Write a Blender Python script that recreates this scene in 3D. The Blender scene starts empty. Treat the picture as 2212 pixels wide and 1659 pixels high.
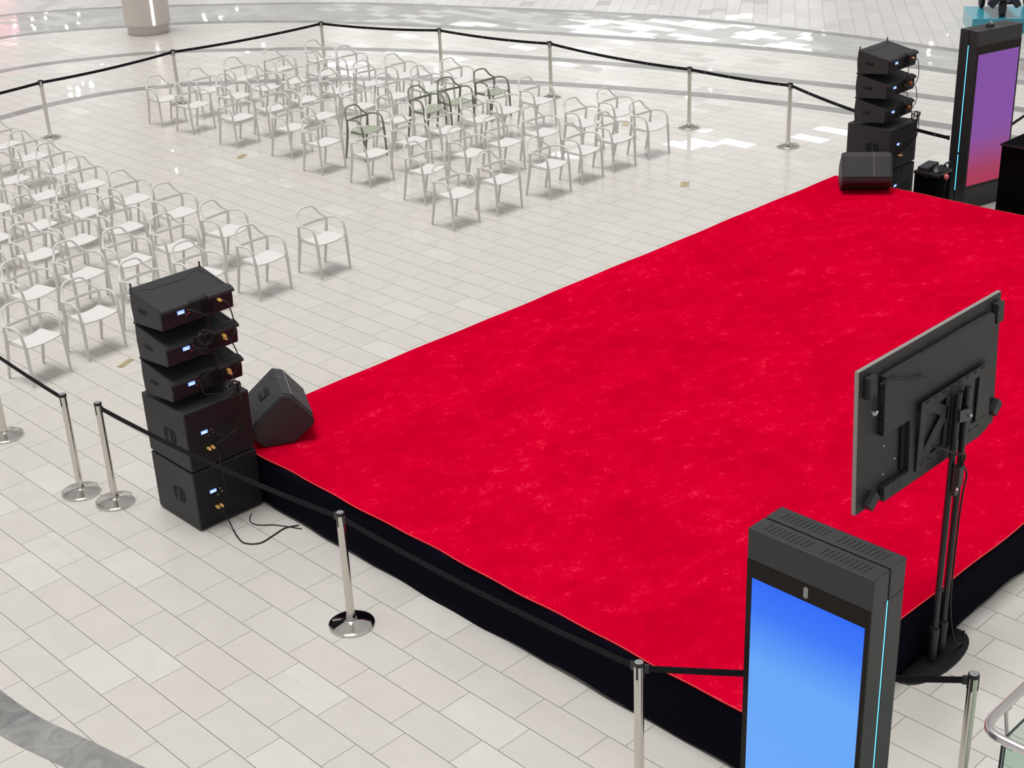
import bpy, bmesh, math, random
from mathutils import Vector, Matrix
random.seed(7)
S = bpy.context.scene
COL = S.collection
PI = math.pi

# ------------------------------------------------------------------ camera
cam = bpy.data.cameras.new('camera'); cam.sensor_width = 36.0; cam.sensor_fit = 'HORIZONTAL'
cam.lens = 3076.872 / 2212 * 36.0
cam.clip_start = 0.1; cam.clip_end = 400
co = bpy.data.objects.new('camera', cam); COL.objects.link(co)
cr_, cu_, cb_ = (0.701355, 0.711606, -0.04145), (-0.277958, 0.326574, 0.903376), (0.656385, -0.622066, 0.42684)
co.matrix_world = Matrix(((cr_[0], cu_[0], cb_[0], 0), (cr_[1], cu_[1], cb_[1], 0), (cr_[2], cu_[2], cb_[2], 6.2983), (0, 0, 0, 1)))
S.camera = co

# ------------------------------------------------------------------ light of the hall
S.view_settings.view_transform = 'Standard'
S.view_settings.look = 'None'
S.view_settings.gamma = 1.0
S.view_settings.use_curve_mapping = False
S.view_settings.exposure = 0.14
W = bpy.data.worlds.new('mall_hall'); S.world = W; W.use_nodes = True
wt = W.node_tree; wt.nodes.clear()
wo = wt.nodes.new('ShaderNodeOutputWorld'); wb = wt.nodes.new('ShaderNodeBackground')
wtc = wt.nodes.new('ShaderNodeTexCoord'); wsx = wt.nodes.new('ShaderNodeSeparateXYZ'); wr = wt.nodes.new('ShaderNodeValToRGB')
wt.links.new(wtc.outputs['Generated'], wsx.inputs[0]); wt.links.new(wsx.outputs[2], wr.inputs[0])
wt.links.new(wr.outputs[0], wb.inputs[0]); wt.links.new(wb.outputs[0], wo.inputs[0])
e = wr.color_ramp.elements
e[0].position = 0.0; e[0].color = (0.36, 0.35, 0.345, 1)
e[1].position = 1.0; e[1].color = (0.62, 0.605, 0.59, 1)
x = e.new(0.24); x.color = (0.80, 0.79, 0.775, 1)
x = e.new(0.5); x.color = (0.40, 0.39, 0.385, 1)
wb.inputs[1].default_value = 0.74

def area(name, loc, target, sx, sy, power, col=(1, 1, 1), shape='RECTANGLE', spread=PI):
    l = bpy.data.lights.new(name, 'AREA'); l.shape = shape; l.size = sx
    if shape in ('RECTANGLE', 'ELLIPSE'): l.size_y = sy
    l.energy = power; l.color = col; l.spread = spread
    o = bpy.data.objects.new(name, l); COL.objects.link(o); o.location = loc
    o.rotation_euler = (Vector(target) - Vector(loc)).to_track_quat('-Z', 'Y').to_euler()
    return o
# daylight falling straight down through the glass roof of the atrium
sl_ = bpy.data.lights.new('roof_daylight', 'SUN'); sl_.energy = 1.95; sl_.angle = math.radians(24); sl_.color = (1, 0.99, 0.965)
so_ = bpy.data.objects.new('roof_daylight', sl_); COL.objects.link(so_); so_.location = (-12, 10, 20); so_.rotation_euler = (math.radians(4), math.radians(-5), 0)
def panel(name, loc, sx, sy, L, col=(1, 1, 1)):     # bright window of radiance L facing the hall
    return area(name, loc, (0, 0, loc[2]), sx, sy, PI * sx * sy * L, col)
panel('window_row', (-60.5, 65.5, 12.3), 27, 2.2, 2.2)
panel('window_row', (-42.5, 48.7, 12.0), 22, 1.0, 2.4)
panel('window', (-48.0, 37.0, 6.9), 2.0, 1.2, 4.5)
panel('red_screen', (-55.0, 24.2, 2.8), 3.2, 4.6, 0.9, (1, 0.36, 0.46))
# spots of the far ceiling
H_ = 8.0; k_ = 1 + H_ / 6.298
for (px_, py_) in [(-25.94, 13.52), (-24.52, 12.13), (-27.45, 14.58), (-25.6, 17.02), (-24.56, 15.46), (-32.68, 15.78), (-31.7, 16.1), (-29.63, 19.1),
                   (-18.03, 19.4), (-17.54, 19.52), (-18.0, 20.55), (-16.29, 20.85), (-14.25, 25.1), (-20.57, 17.72), (-21.8, 19.5), (-16.66, 24.47)]:
    for q_ in (-0.035, 0.0, 0.03):
        g_ = k_ * (1 + q_); area('ceiling_spot', (px_ * g_ + 14 * q_, py_ * g_ + 22 * q_, H_), (px_ * g_ * 0.6, py_ * g_ * 0.6, 0), 0.13, 0.13, 3.2, (0.97, 0.98, 1.0), 'DISK')

# ------------------------------------------------------------------ materials
def mat(name, col, rough=0.5, metal=0.0, spec=0.5, emit=None, es=0.0):
    m = bpy.data.materials.new(name); m.use_nodes = True
    b = m.node_tree.nodes['Principled BSDF']
    b.inputs['Base Color'].default_value = (*col, 1); b.inputs['Roughness'].default_value = rough
    b.inputs['Metallic'].default_value = metal; b.inputs['Specular IOR Level'].default_value = spec
    if emit: b.inputs['Emission Color'].default_value = (*emit, 1); b.inputs['Emission Strength'].default_value = es
    return m
class NT:
    def __init__(s, m): s.t = m.node_tree; s.b = s.t.nodes['Principled BSDF']
    def n(s, typ, **kw):
        a = s.t.nodes.new(typ)
        for k, v in kw.items(): setattr(a, k, v)
        return a
    def l(s, a, b): s.t.links.new(a, b)
    def math(s, op, a, b=None, c=None):
        n = s.n('ShaderNodeMath', operation=op)
        for i, v in enumerate((a, b, c)):
            if v is None: continue
            if isinstance(v, (int, float)): n.inputs[i].default_value = v
            else: s.l(v, n.inputs[i])
        return n.outputs[0]
    def mix(s, fac, a, b):
        n = s.n('ShaderNodeMix', data_type='RGBA')
        for i, v in ((0, fac), (6, a), (7, b)):
            if isinstance(v, (int, float)): n.inputs[i].default_value = v
            elif isinstance(v, tuple): n.inputs[i].default_value = (*v, 1)
            else: s.l(v, n.inputs[i])
        return n.outputs[2]
    def noise(s, vec, scale, detail=3, rough=0.55):
        n = s.n('ShaderNodeTexNoise'); n.inputs['Scale'].default_value = scale; n.inputs['Detail'].default_value = detail
        n.inputs['Roughness'].default_value = rough
        if vec is not None: s.l(vec, n.inputs['Vector'])
        return n
    def ramp(s, fac, stops):
        r = s.n('ShaderNodeValToRGB'); el = r.color_ramp.elements
        el[0].position, el[0].color = stops[0][0], (*stops[0][1], 1)
        el[1].position, el[1].color = stops[-1][0], (*stops[-1][1], 1)
        for p, c in stops[1:-1]:
            q = el.new(p); q.color = (*c, 1)
        s.l(fac, r.inputs[0]); return r.outputs[0]
    def bump(s, h, strength, dist):
        b = s.n('ShaderNodeBump'); b.inputs['Strength'].default_value = strength; b.inputs['Distance'].default_value = dist
        s.l(h, b.inputs['Height']); return b.outputs[0]

def tile_mat(name, base, alt, polished_share, rot=0.0, polish=0.035, hone=0.20, grout=(0.17, 0.155, 0.14), tilt=0.006, light=None, ox=-10.60809, oy=4.16248):
    L, Wd, OFF = 0.59957, 0.304466, 0.25662
    m = mat(name, base); T = NT(m)
    tc = T.n('ShaderNodeTexCoord'); P = tc.outputs['Object']
    mp = T.n('ShaderNodeMapping', vector_type='TEXTURE'); mp.inputs['Location'].default_value = (ox, oy, 0); mp.inputs['Rotation'].default_value = (0, 0, rot)
    T.l(P, mp.inputs['Vector'])
    sx = T.n('ShaderNodeSeparateXYZ'); T.l(mp.outputs[0], sx.inputs[0])
    v = T.math('DIVIDE', sx.outputs[1], Wd); row = T.math('FLOOR', v)
    odd = T.math('FLOORED_MODULO', row, 2.0)
    u = T.math('SUBTRACT', T.math('DIVIDE', sx.outputs[0], L), T.math('MULTIPLY', odd, OFF))
    colm = T.math('FLOOR', u)
    fu = T.math('SUBTRACT', u, colm); fv = T.math('SUBTRACT', v, row)
    du = T.math('MULTIPLY', T.math('MINIMUM', fu, T.math('SUBTRACT', 1.0, fu)), L)
    dv = T.math('MULTIPLY', T.math('MINIMUM', fv, T.math('SUBTRACT', 1.0, fv)), Wd)
    g = T.math('LESS_THAN', T.math('MINIMUM', T.math('ADD', du, 0.0006), dv), 0.0028)
    cell = T.n('ShaderNodeCombineXYZ'); T.l(colm, cell.inputs[0]); T.l(row, cell.inputs[1])
    wn = T.n('ShaderNodeTexWhiteNoise', noise_dimensions='3D'); T.l(cell.outputs[0], wn.inputs['Vector'])
    sc = T.n('ShaderNodeSeparateColor'); T.l(wn.outputs['Color'], sc.inputs[0])
    # a soft marble cloud that differs from tile to tile
    sh = T.n('ShaderNodeVectorMath', operation='MULTIPLY_ADD'); T.l(wn.outputs['Color'], sh.inputs[0]); sh.inputs[1].default_value = (9, 9, 9); T.l(P, sh.inputs[2])
    nz = T.noise(sh.outputs[0], 2.2, 6, 0.62); nz.inputs['Distortion'].default_value = 1.2
    c0 = T.mix(sc.outputs[0], base, alt)
    pol = T.math('LESS_THAN', sc.outputs[1], polished_share)
    if light: c0 = T.mix(T.math('MULTIPLY', pol, 0.8), c0, light)
    cloud = T.math('MULTIPLY_ADD', nz.outputs['Fac'], 0.18, 0.91)
    cm = T.n('ShaderNodeVectorMath', operation='SCALE'); T.l(c0, cm.inputs[0]); T.l(cloud, cm.inputs[3])
    colr = T.mix(g, cm.outputs[0], grout)
    T.l(colr, T.b.inputs['Base Color'])
    r = T.math('MULTIPLY_ADD', sc.outputs[2], 0.10, hone)
    r = T.math('ADD', T.math('MULTIPLY', r, T.math('SUBTRACT', 1.0, pol)), T.math('MULTIPLY', pol, polish))
    r = T.math('MAXIMUM', r, T.math('MULTIPLY', g, 0.8))
    T.l(r, T.b.inputs['Roughness'])
    # every tile lies a hair off level
    gm = T.n('ShaderNodeNewGeometry')
    wn2 = T.n('ShaderNodeTexWhiteNoise', noise_dimensions='4D'); T.l(cell.outputs[0], wn2.inputs['Vector']); wn2.inputs['W'].default_value = 3.7
    ce = T.n('ShaderNodeVectorMath', operation='SUBTRACT'); T.l(wn2.outputs['Color'], ce.inputs[0]); ce.inputs[1].default_value = (0.5, 0.5, 0.5)
    sca = T.n('ShaderNodeVectorMath', operation='SCALE'); T.l(ce.outputs[0], sca.inputs[0]); sca.inputs[3].default_value = tilt
    wv = T.noise(P, 3.0, 1); cw = T.n('ShaderNodeVectorMath', operation='SUBTRACT'); T.l(wv.outputs['Color'], cw.inputs[0]); cw.inputs[1].default_value = (0.5, 0.5, 0.5)
    sw = T.n('ShaderNodeVectorMath', operation='SCALE'); T.l(cw.outputs[0], sw.inputs[0]); sw.inputs[3].default_value = tilt * 0.5
    a1 = T.n('ShaderNodeVectorMath', operation='ADD'); T.l(gm.outputs['Normal'], a1.inputs[0]); T.l(sca.outputs[0], a1.inputs[1])
    a2 = T.n('ShaderNodeVectorMath', operation='ADD'); T.l(a1.outputs[0], a2.inputs[0]); T.l(sw.outputs[0], a2.inputs[1])
    nn = T.n('ShaderNodeVectorMath', operation='NORMALIZE'); T.l(a2.outputs[0], nn.inputs[0])
    T.l(nn.outputs[0], T.b.inputs['Normal'])
    return m

M = {}
M['tile'] = tile_mat('beige_marble_tile', (0.655, 0.622, 0.588), (0.645, 0.620, 0.578), 0.11, light=(0.70, 0.688, 0.655))
M['tile_grey'] = tile_mat('grey_polished_tile', (0.50, 0.495, 0.475), (0.43, 0.425, 0.41), 0.6, polish=0.03, hone=0.18, tilt=0.010, grout=(0.2, 0.2, 0.2))
M['tile_far'] = tile_mat('beige_marble_tile_turned', (0.62, 0.60, 0.575), (0.585, 0.57, 0.55), 0.12, rot=math.radians(125.6), ox=-19.155, oy=25.46)

def band_mat():
    m = mat('grey_marble', (0.33, 0.33, 0.325), 0.3, spec=0.35); T = NT(m)
    tc = T.n('ShaderNodeTexCoord'); uv = T.n('ShaderNodeUVMap')
    nz = T.noise(tc.outputs['Object'], 3.5, 6, 0.65); nz.inputs['Distortion'].default_value = 2.0
    v = T.n('ShaderNodeTexVoronoi', feature='DISTANCE_TO_EDGE'); v.inputs['Scale'].default_value = 2.4
    d = T.n('ShaderNodeVectorMath', operation='ADD'); T.l(tc.outputs['Object'], d.inputs[0]); T.l(nz.outputs['Color'], d.inputs[1]); T.l(d.outputs[0], v.inputs['Vector'])
    c = T.ramp(nz.outputs['Fac'], [(0.3, (0.20, 0.20, 0.198)), (0.7, (0.32, 0.32, 0.315))])
    c = T.mix(T.ramp(v.outputs['Distance'], [(0.0, (0.5, 0.5, 0.5)), (0.02, (0, 0, 0))]), c, (0.46, 0.46, 0.45))
    s = T.n('ShaderNodeSeparateXYZ'); T.l(uv.outputs[0], s.inputs[0])
    f = T.math('FRACT', T.math('DIVIDE', s.outputs[0], 0.6))
    c = T.mix(T.math('LESS_THAN', f, 0.006), c, (0.12, 0.12, 0.12))
    wn = T.n('ShaderNodeTexWhiteNoise', noise_dimensions='1D'); T.l(T.math('FLOOR', T.math('DIVIDE', s.outputs[0], 0.6)), wn.inputs['W'])
    sc = T.n('ShaderNodeVectorMath', operation='SCALE'); T.l(c, sc.inputs[0]); T.l(T.math('MULTIPLY_ADD', wn.outputs['Value'], 0.3, 0.85), sc.inputs[3])
    T.l(sc.outputs[0], T.b.inputs['Base Color'])
    return m
M['band'] = band_mat()

def carpet_mat():
    m = mat('red_carpet_pile', (0.7, 0, 0.02), 1.0, spec=0.0); T = NT(m)
    P = T.n('ShaderNodeTexCoord').outputs['Object']
    mp = T.n('ShaderNodeMapping'); mp.inputs['Scale'].default_value = (1.5, 1.0, 1); mp.inputs['Rotation'].default_value = (0, 0, 0.9); T.l(P, mp.inputs[0])
    big = T.noise(mp.outputs[0], 0.9, 3, 0.6); mid = T.noise(mp.outputs[0], 4.5, 5, 0.7); fine = T.noise(P, 38, 5, 0.7)
    base = T.ramp(T.math('MULTIPLY_ADD', big.outputs['Fac'], 0.5, T.math('MULTIPLY', mid.outputs['Fac'], 0.5)), [(0.36, (0.53, 0.0, 0.020)), (0.64, (0.72, 0.0, 0.030))])
    spk = T.math('MULTIPLY', T.math('MULTIPLY', mid.outputs['Fac'], fine.outputs['Fac']), T.math('MULTIPLY_ADD', big.outputs['Fac'], 0.7, 0.65))
    sp = T.ramp(spk, [(0.325, (0, 0, 0)), (0.425, (0.9, 0.9, 0.9))])
    c = T.mix(sp, base, (0.84, 0.028, 0.075))
    T.l(c, T.b.inputs['Base Color'])
    T.l(T.bump(T.noise(P, 160, 3).outputs['Fac'], 0.5, 0.006), T.b.inputs['Normal'])
    return m
M['carpet'] = carpet_mat()

def rough_black(name, col, rough=0.55, scale=220, bump=0.25, spec=0.4):
    m = mat(name, col, rough, spec=spec); T = NT(m); P = T.n('ShaderNodeTexCoord').outputs['Object']
    T.l(T.bump(T.noise(P, scale, 2).outputs['Fac'], bump, 0.002), T.b.inputs['Normal']); return m
M['cab'] = rough_black('textured_black_paint', (0.030, 0.030, 0.032))
M['cabrear'] = rough_black('black_rear_panel', (0.013, 0.0105, 0.016), 0.55, spec=0.25)
M['hole'] = mat('black_recess', (0.003, 0.003, 0.004), 0.8)
M['grille'] = rough_black('dark_grey_grille', (0.035, 0.037, 0.042), 0.6, 600, 0.4)
M['seam'] = mat('light_grey_seam', (0.17, 0.17, 0.175), 0.4)
M['chrome'] = mat('polished_steel', (0.74, 0.72, 0.68), 0.07, 1.0)
M['pole'] = mat('brushed_steel', (0.66, 0.63, 0.58), 0.2, 1.0)
M['inox'] = mat('satin_stainless', (0.82, 0.77, 0.77), 0.34, 1.0)
M['plastic'] = mat('black_plastic', (0.014, 0.014, 0.016), 0.4)
M['capgrey'] = mat('grey_cap', (0.30, 0.31, 0.32), 0.4)
M['belt'] = mat('black_webbing', (0.013, 0.013, 0.016), 0.85, spec=0.2)
M['mark'] = mat('pale_print', (0.5, 0.5, 0.52), 0.6)
M['skirt'] = rough_black('navy_black_cloth', (0.0035, 0.003, 0.009), 0.95, 300, 0.3, 0.06)
M['cloth'] = rough_black('black_cloth', (0.003, 0.003, 0.004), 0.95, 300, 0.3, 0.05)
M['deck'] = mat('dark_plywood', (0.05, 0.03, 0.02), 0.7)
M['binding'] = mat('orange_thread', (0.85, 0.22, 0.12), 0.8)
M['kiosk'] = rough_black('charcoal_powder_coat', (0.032, 0.034, 0.037), 0.42, 300, 0.1)
M['kioskfar'] = M['kiosk']
M['kioskpanel'] = rough_black('charcoal_foot_panel', (0.026, 0.026, 0.028), 0.5, 300, 0.1)
M['bezel'] = mat('glossy_black_glass', (0.010, 0.0045, 0.002), 0.10, spec=0.18)
M['tvback'] = rough_black('matt_grey_black_shell', (0.033, 0.033, 0.034), 0.5, 400, 0.1)
M['tvrim'] = mat('grey_aluminium_rim', (0.36, 0.34, 0.325), 0.4, 0.3)
M['stand'] = mat('satin_black_steel', (0.016, 0.017, 0.020), 0.32)
M['brass'] = mat('brass', (0.52, 0.42, 0.20), 0.3, 0.7)
M['brass2'] = mat('pale_brass', (0.62, 0.52, 0.30), 0.35, 0.6)
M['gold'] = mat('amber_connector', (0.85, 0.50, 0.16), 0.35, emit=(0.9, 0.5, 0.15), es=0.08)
M['copper'] = mat('copper_connector', (0.80, 0.36, 0.16), 0.3, 0.3)
M['cable'] = mat('black_rubber', (0.012, 0.012, 0.013), 0.35)
M['silver'] = mat('silver_plug', (0.65, 0.66, 0.68), 0.25, 0.9)
M['white'] = mat('white_plastic', (0.755, 0.735, 0.71), 0.42)
M['whiteseat'] = mat('white_seat_plastic', (0.78, 0.775, 0.755), 0.42)
M['green'] = mat('dark_sage_plastic', (0.215, 0.23, 0.185), 0.4)
M['greenseat'] = mat('sage_seat_plastic', (0.38, 0.42, 0.32), 0.45)
M['column'] = mat('warm_white_plaster', (0.74, 0.68, 0.64), 0.45)
M['plinth'] = mat('steel_kick_plate', (0.55, 0.50, 0.49), 0.3, 0.7)
M['ledwhite'] = mat('white_light_strip', (1, 1, 1), 0.4, emit=(1, 0.99, 0.97), es=2.2)
M['ledblue'] = mat('cyan_light_strip', (0.1, 0.6, 1), 0.4, emit=(0.07, 0.52, 1.0), es=3.2)
M['lcd'] = mat('blue_display', (0.1, 0.2, 0.6), 0.3, emit=(0.20, 0.36, 1.0), es=1.3)
M['lcdtext'] = mat('pale_display_text', (0.7, 0.8, 1), 0.3, emit=(0.62, 0.76, 1.0), es=1.3)
M['redled'] = mat('red_indicator', (1, 0.2, 0.25), 0.3, emit=(1.0, 0.25, 0.3), es=2.0)
M['greendot'] = mat('small_lamp', (0.5, 0.6, 0.5), 0.3, emit=(0.5, 0.62, 0.5), es=0.7)
M['teal'] = mat('teal_laminate', (0.055, 0.36, 0.47), 0.16)
M['navy'] = mat('navy_gloss', (0.006, 0.007, 0.025), 0.12)
M['tyre'] = mat('tyre_rubber', (0.02, 0.017, 0.017), 0.7)
M['pink'] = mat('pink_plastic', (0.8, 0.2, 0.2), 0.5)
def glass():
    m = mat('pale_green_glass', (0.80, 0.93, 0.87), 0.02); b = m.node_tree.nodes['Principled BSDF']
    b.inputs['Transmission Weight'].default_value = 0.92; b.inputs['IOR'].default_value = 1.12; return m
M['glass'] = glass()
M['glassedge'] = mat('dark_glass_edge', (0.03, 0.05, 0.045), 0.2)
def screen_mat(name, stops, z0, z1):
    m = mat(name, (0, 0, 0), 0.25); T = NT(m)
    s = T.n('ShaderNodeSeparateXYZ'); T.l(T.n('ShaderNodeTexCoord').outputs['Object'], s.inputs[0])
    f = T.math('DIVIDE', T.math('SUBTRACT', s.outputs[2], z0), z1 - z0)
    T.l(T.ramp(f, stops), T.b.inputs['Emission Color']); T.b.inputs['Emission Strength'].default_value = 0.84
    T.b.inputs['Specular IOR Level'].default_value = 0.15
    return m

# ------------------------------------------------------------------ mesh helpers
class MB:
    def __init__(s): s.v = []; s.f = []; s.uv = None
    def add(s, vs, fs):
        o = len(s.v); s.v += [tuple(v) for v in vs]; s.f += [tuple(i + o for i in f) for f in fs]; return s
    def box(s, x0, x1, y0, y1, z0, z1, M4=None):
        vs = [Vector((x, y, z)) for z in (z0, z1) for y in (y0, y1) for x in (x0, x1)]
        if M4 is not None: vs = [M4 @ v for v in vs]
        return s.add(vs, [(0, 2, 3, 1), (4, 5, 7, 6), (0, 1, 5, 4), (2, 6, 7, 3), (0, 4, 6, 2), (1, 3, 7, 5)])
    def prism(s, poly, fn, d0, d1):
        """poly: 2-D outline, fn(a, b, d) -> 3-D"""
        n = len(poly); vs = [fn(a, b, d0) for a, b in poly] + [fn(a, b, d1) for a, b in poly]
        fs = [tuple(range(n))[::-1], tuple(range(n, 2 * n))] + [(i, (i + 1) % n, n + (i + 1) % n, n + i) for i in range(n)]
        return s.add(vs, fs)
    def lathe(s, prof, n=24, c=(0, 0, 0)):
        vs = []; fs = []
        for r, z in prof:
            for k in range(n): a = 2 * PI * k / n; vs.append((c[0] + r * math.cos(a), c[1] + r * math.sin(a), c[2] + z))
        m = len(prof)
        for i in range(m - 1):
            for k in range(n): fs.append((i * n + k, i * n + (k + 1) % n, (i + 1) * n + (k + 1) % n, (i + 1) * n + k))
        fs.append(tuple(range(n))[::-1]); fs.append(tuple((m - 1) * n + k for k in range(n)))
        return s.add(vs, fs)
    def tube(s, pts, rad, n=8, flat=None, up=(0, 0, 1), caps=True):
        """swept tube; rad float or list; flat = (ra, rb) multipliers on the two section axes"""
        P = [Vector(p) for p in pts]; m = len(P)
        R = [rad] * m if isinstance(rad, (int, float)) else list(rad)
        fa, fb = flat if flat else (1, 1); vs = []; fs = []; prev = None
        for i in range(m):
            t = (P[min(i + 1, m - 1)] - P[max(i - 1, 0)]).normalized()
            if prev is None:
                u = Vector(up); u = u - t * u.dot(t)
                if u.length < 1e-4: u = Vector((1, 0, 0)); u = u - t * u.dot(t)
            else: u = prev - t * prev.dot(t)
            u.normalize(); prev = u; w = t.cross(u)
            for k in range(n):
                a = 2 * PI * (k + 0.5) / n; vs.append(P[i] + (u * math.cos(a) * fa + w * math.sin(a) * fb) * R[i])
        for i in range(m - 1):
            for k in range(n): fs.append((i * n + k, i * n + (k + 1) % n, (i + 1) * n + (k + 1) % n, (i + 1) * n + k))
        if caps: fs.append(tuple(range(n))[::-1]); fs.append(tuple((m - 1) * n + k for k in range(n)))
        return s.add(vs, fs)
    def cyl(s, p0, p1, r, n=16, r1=None): return s.tube([p0, p1], [r, r if r1 is None else r1], n)
    def disc_y(s, c, r, n=14, axis='y', d=0.004): return s
def smooth_path(pts, k=4):
    P = [Vector(p) for p in pts]; out = []
    for i in range(len(P) - 1):
        a, b, c, d = P[max(i - 1, 0)], P[i], P[i + 1], P[min(i + 2, len(P) - 1)]
        for j in range(k):
            t = j / k; out.append(0.5 * ((2 * b) + (c - a) * t + (2 * a - 5 * b + 4 * c - d) * t * t + (3 * b - a - 3 * c + d) * t ** 3))
    out.append(P[-1]); return out
def interp(vals, k):
    out = []
    for i in range(len(vals) - 1): out += [vals[i] + (vals[i + 1] - vals[i]) * j / k for j in range(k)]
    return out + [vals[-1]]
def obj(name, mb, m, parent=None, bevel=0, smooth=None, seg=2, loc=None, rotz=None):
    me = bpy.data.meshes.new(name); me.from_pydata(mb.v, [], mb.f); me.update()
    bm = bmesh.new(); bm.from_mesh(me); bmesh.ops.recalc_face_normals(bm, faces=bm.faces); bm.to_mesh(me); bm.free()
    if mb.uv:
        ul = me.uv_layers.new(name='UVMap')
        for lp in me.loops: ul.data[lp.index].uv = mb.uv[lp.vertex_index]
    o = bpy.data.objects.new(name, me); COL.objects.link(o); me.materials.append(m)
    if smooth is not None:
        for p in me.polygons: p.use_smooth = True
        me.set_sharp_from_angle(angle=math.radians(smooth))
    if bevel:
        b = o.modifiers.new('bevel', 'BEVEL'); b.width = bevel; b.segments = seg; b.limit_method = 'ANGLE'; b.angle_limit = math.radians(35)
    if parent: o.parent = parent
    if loc is not None: o.location = loc
    if rotz is not None: o.rotation_euler = (0, 0, rotz)
    return o
def tag(o, label, cat, group=None, kind=None):
    if label: o['label'] = label
    if cat: o['category'] = cat
    if group: o['group'] = group
    if kind: o['kind'] = kind
    return o
def thing(name, label, cat, loc=(0, 0, 0), rotz=0.0, group=None):
    o = bpy.data.objects.new(name, None); COL.objects.link(o); o.empty_display_size = 0.1
    o.location = loc; o.rotation_euler = (0, 0, rotz); return tag(o, label, cat, group)
def dup(root, loc, rotz, label, group=None):
    r = root.copy(); COL.objects.link(r); r.location = loc; r.rotation_euler = (0, 0, rotz); r['label'] = label
    if group: r['group'] = group
    for ch in root.children:
        c = ch.copy(); COL.objects.link(c); c.parent = r
        for g in ch.children:
            d = g.copy(); COL.objects.link(d); d.parent = c
    return r

# ------------------------------------------------------------------ the setting: floor, its bands, the column
mb = MB(); mb.add([(-75, -6, 0), (8, -6, 0), (8, 75, 0), (-75, 75, 0)], [(0, 1, 2, 3)])
tag(obj('floor', mb, M['tile']), 'pale beige marble tile floor of the mall hall', 'floor', kind='structure')
BA = [(-24.6, 9.0), (-24.865, 11.062), (-25.015, 12.061), (-24.967, 13.0), (-24.70, 13.85), (-24.155, 14.72), (-23.482, 15.4), (-22.45, 16.386), (-21.226, 17.348), (-20.028, 18.062), (-18.401, 18.86), (-16.658, 19.50), (-14.973, 19.99), (-13.285, 20.30), (-11.89, 20.44), (-10.013, 20.5), (-6.5, 20.2)]
BB = [(-28.5, 11.0), (-28.56, 12.893), (-28.40, 13.885), (-28.05, 14.722), (-27.6, 15.563), (-26.791, 16.475), (-25.7, 17.40), (-24.582, 18.264), (-22.739, 19.26), (-20.812, 20.02), (-18.792, 20.66), (-16.882, 21.15), (-14.19, 21.72), (-12.228, 22.0), (-10.782, 22.1), (-6.5, 21.9)]
BC = [(-31.9, 12.0), (-31.92, 14.5), (-31.585, 15.556), (-31.06, 16.4), (-30.47, 17.1), (-29.279, 18.45), (-26.939, 20.07), (-23.681, 21.445), (-19.648, 22.75), (-17.509, 23.34), (-15.541, 23.68), (-13.4, 23.8), (-11.6, 23.8), (-6.5, 23.4)]
BD = [(-34.8, 13.0), (-34.7, 15.5), (-34.1, 16.887), (-33.0, 18.2), (-30.929, 19.988), (-28.9, 21.5), (-27.7, 22.2), (-25.499, 23.15), (-22.246, 24.42), (-20.6, 24.9), (-18.9, 25.2), (-16.5, 25.38), (-14.5, 25.40), (-12.456, 25.37), (-6.5, 24.9)]
BS = [(-9.6, 2.86), (-8.9, 2.93), (-8.53, 2.955), (-8.2, 3.0), (-7.78, 3.10), (-7.45, 3.17), (-7.0, 3.28), (-5.5, 3.75), (-4, 4.35)]
def strip(name, pts, w, z, label):
    P = smooth_path([(a, b, 0) for a, b in pts], 6); mb = MB(); uv = []; d = 0; vs = []
    for i, p in enumerate(P):
        t = (P[min(i + 1, len(P) - 1)] - P[max(i - 1, 0)]).normalized(); n = Vector((-t.y, t.x, 0))
        if i: d += (p - P[i - 1]).length
        for sgn in (-1, 1): q = p + n * w / 2 * sgn; vs.append((q.x, q.y, z)); uv.append((d, sgn))
    mb.add(vs, [(2 * i, 2 * i + 1, 2 * i + 3, 2 * i + 2) for i in range(len(P) - 1)]); mb.uv = uv
    return tag(obj(name, mb, M['band']), label, 'floor band', kind='structure')
def region(name, inner, outer, z, m, label):
    A = smooth_path([(a, b, 0) for a, b in inner], 4); B = smooth_path([(a, b, 0) for a, b in outer], 4)
    def res(P, n):
        L = [0]
        for i in range(1, len(P)): L.append(L[-1] + (P[i] - P[i - 1]).length)
        out = []; j = 0
        for k in range(n):
            s = L[-1] * k / (n - 1)
            while j < len(L) - 2 and L[j + 1] < s: j += 1
            out.append(P[j].lerp(P[j + 1], (s - L[j]) / max(1e-9, L[j + 1] - L[j])))
        return out
    A = res(A, 60); B = res(B, 60); mb = MB()
    mb.add([(p.x, p.y, z) for p in A] + [(p.x, p.y, z) for p in B], [(i, i + 1, 61 + i, 60 + i) for i in range(59)])
    return tag(obj(name, mb, m), label, 'floor', kind='structure')
region('trim_6', BC, BD, 0.0006, M['tile_grey'], 'ring of darker polished stone between the two farthest grey bands')
region('trim_7', BD, [(-75, 13), (-75, 45), (-75, 75), (-30, 75), (-6.5, 75)], 0.0006, M['tile_far'], 'tile floor laid at another angle beyond the last grey band')
strip('trim_1', BA, 0.30, 0.0012, 'curved grey marble band just beyond the white chairs')
strip('trim_2', BB, 0.30, 0.0012, 'second curved grey marble band behind the seating')
strip('trim_3', BC, 0.30, 0.0012, 'third curved grey marble band, meeting the column foot')
strip('trim_4', BD, 0.26, 0.0012, 'outermost curved grey marble band')
strip('trim_5', BS, 0.285, 0.0012, 'grey marble band crossing the bottom left corner')

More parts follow.
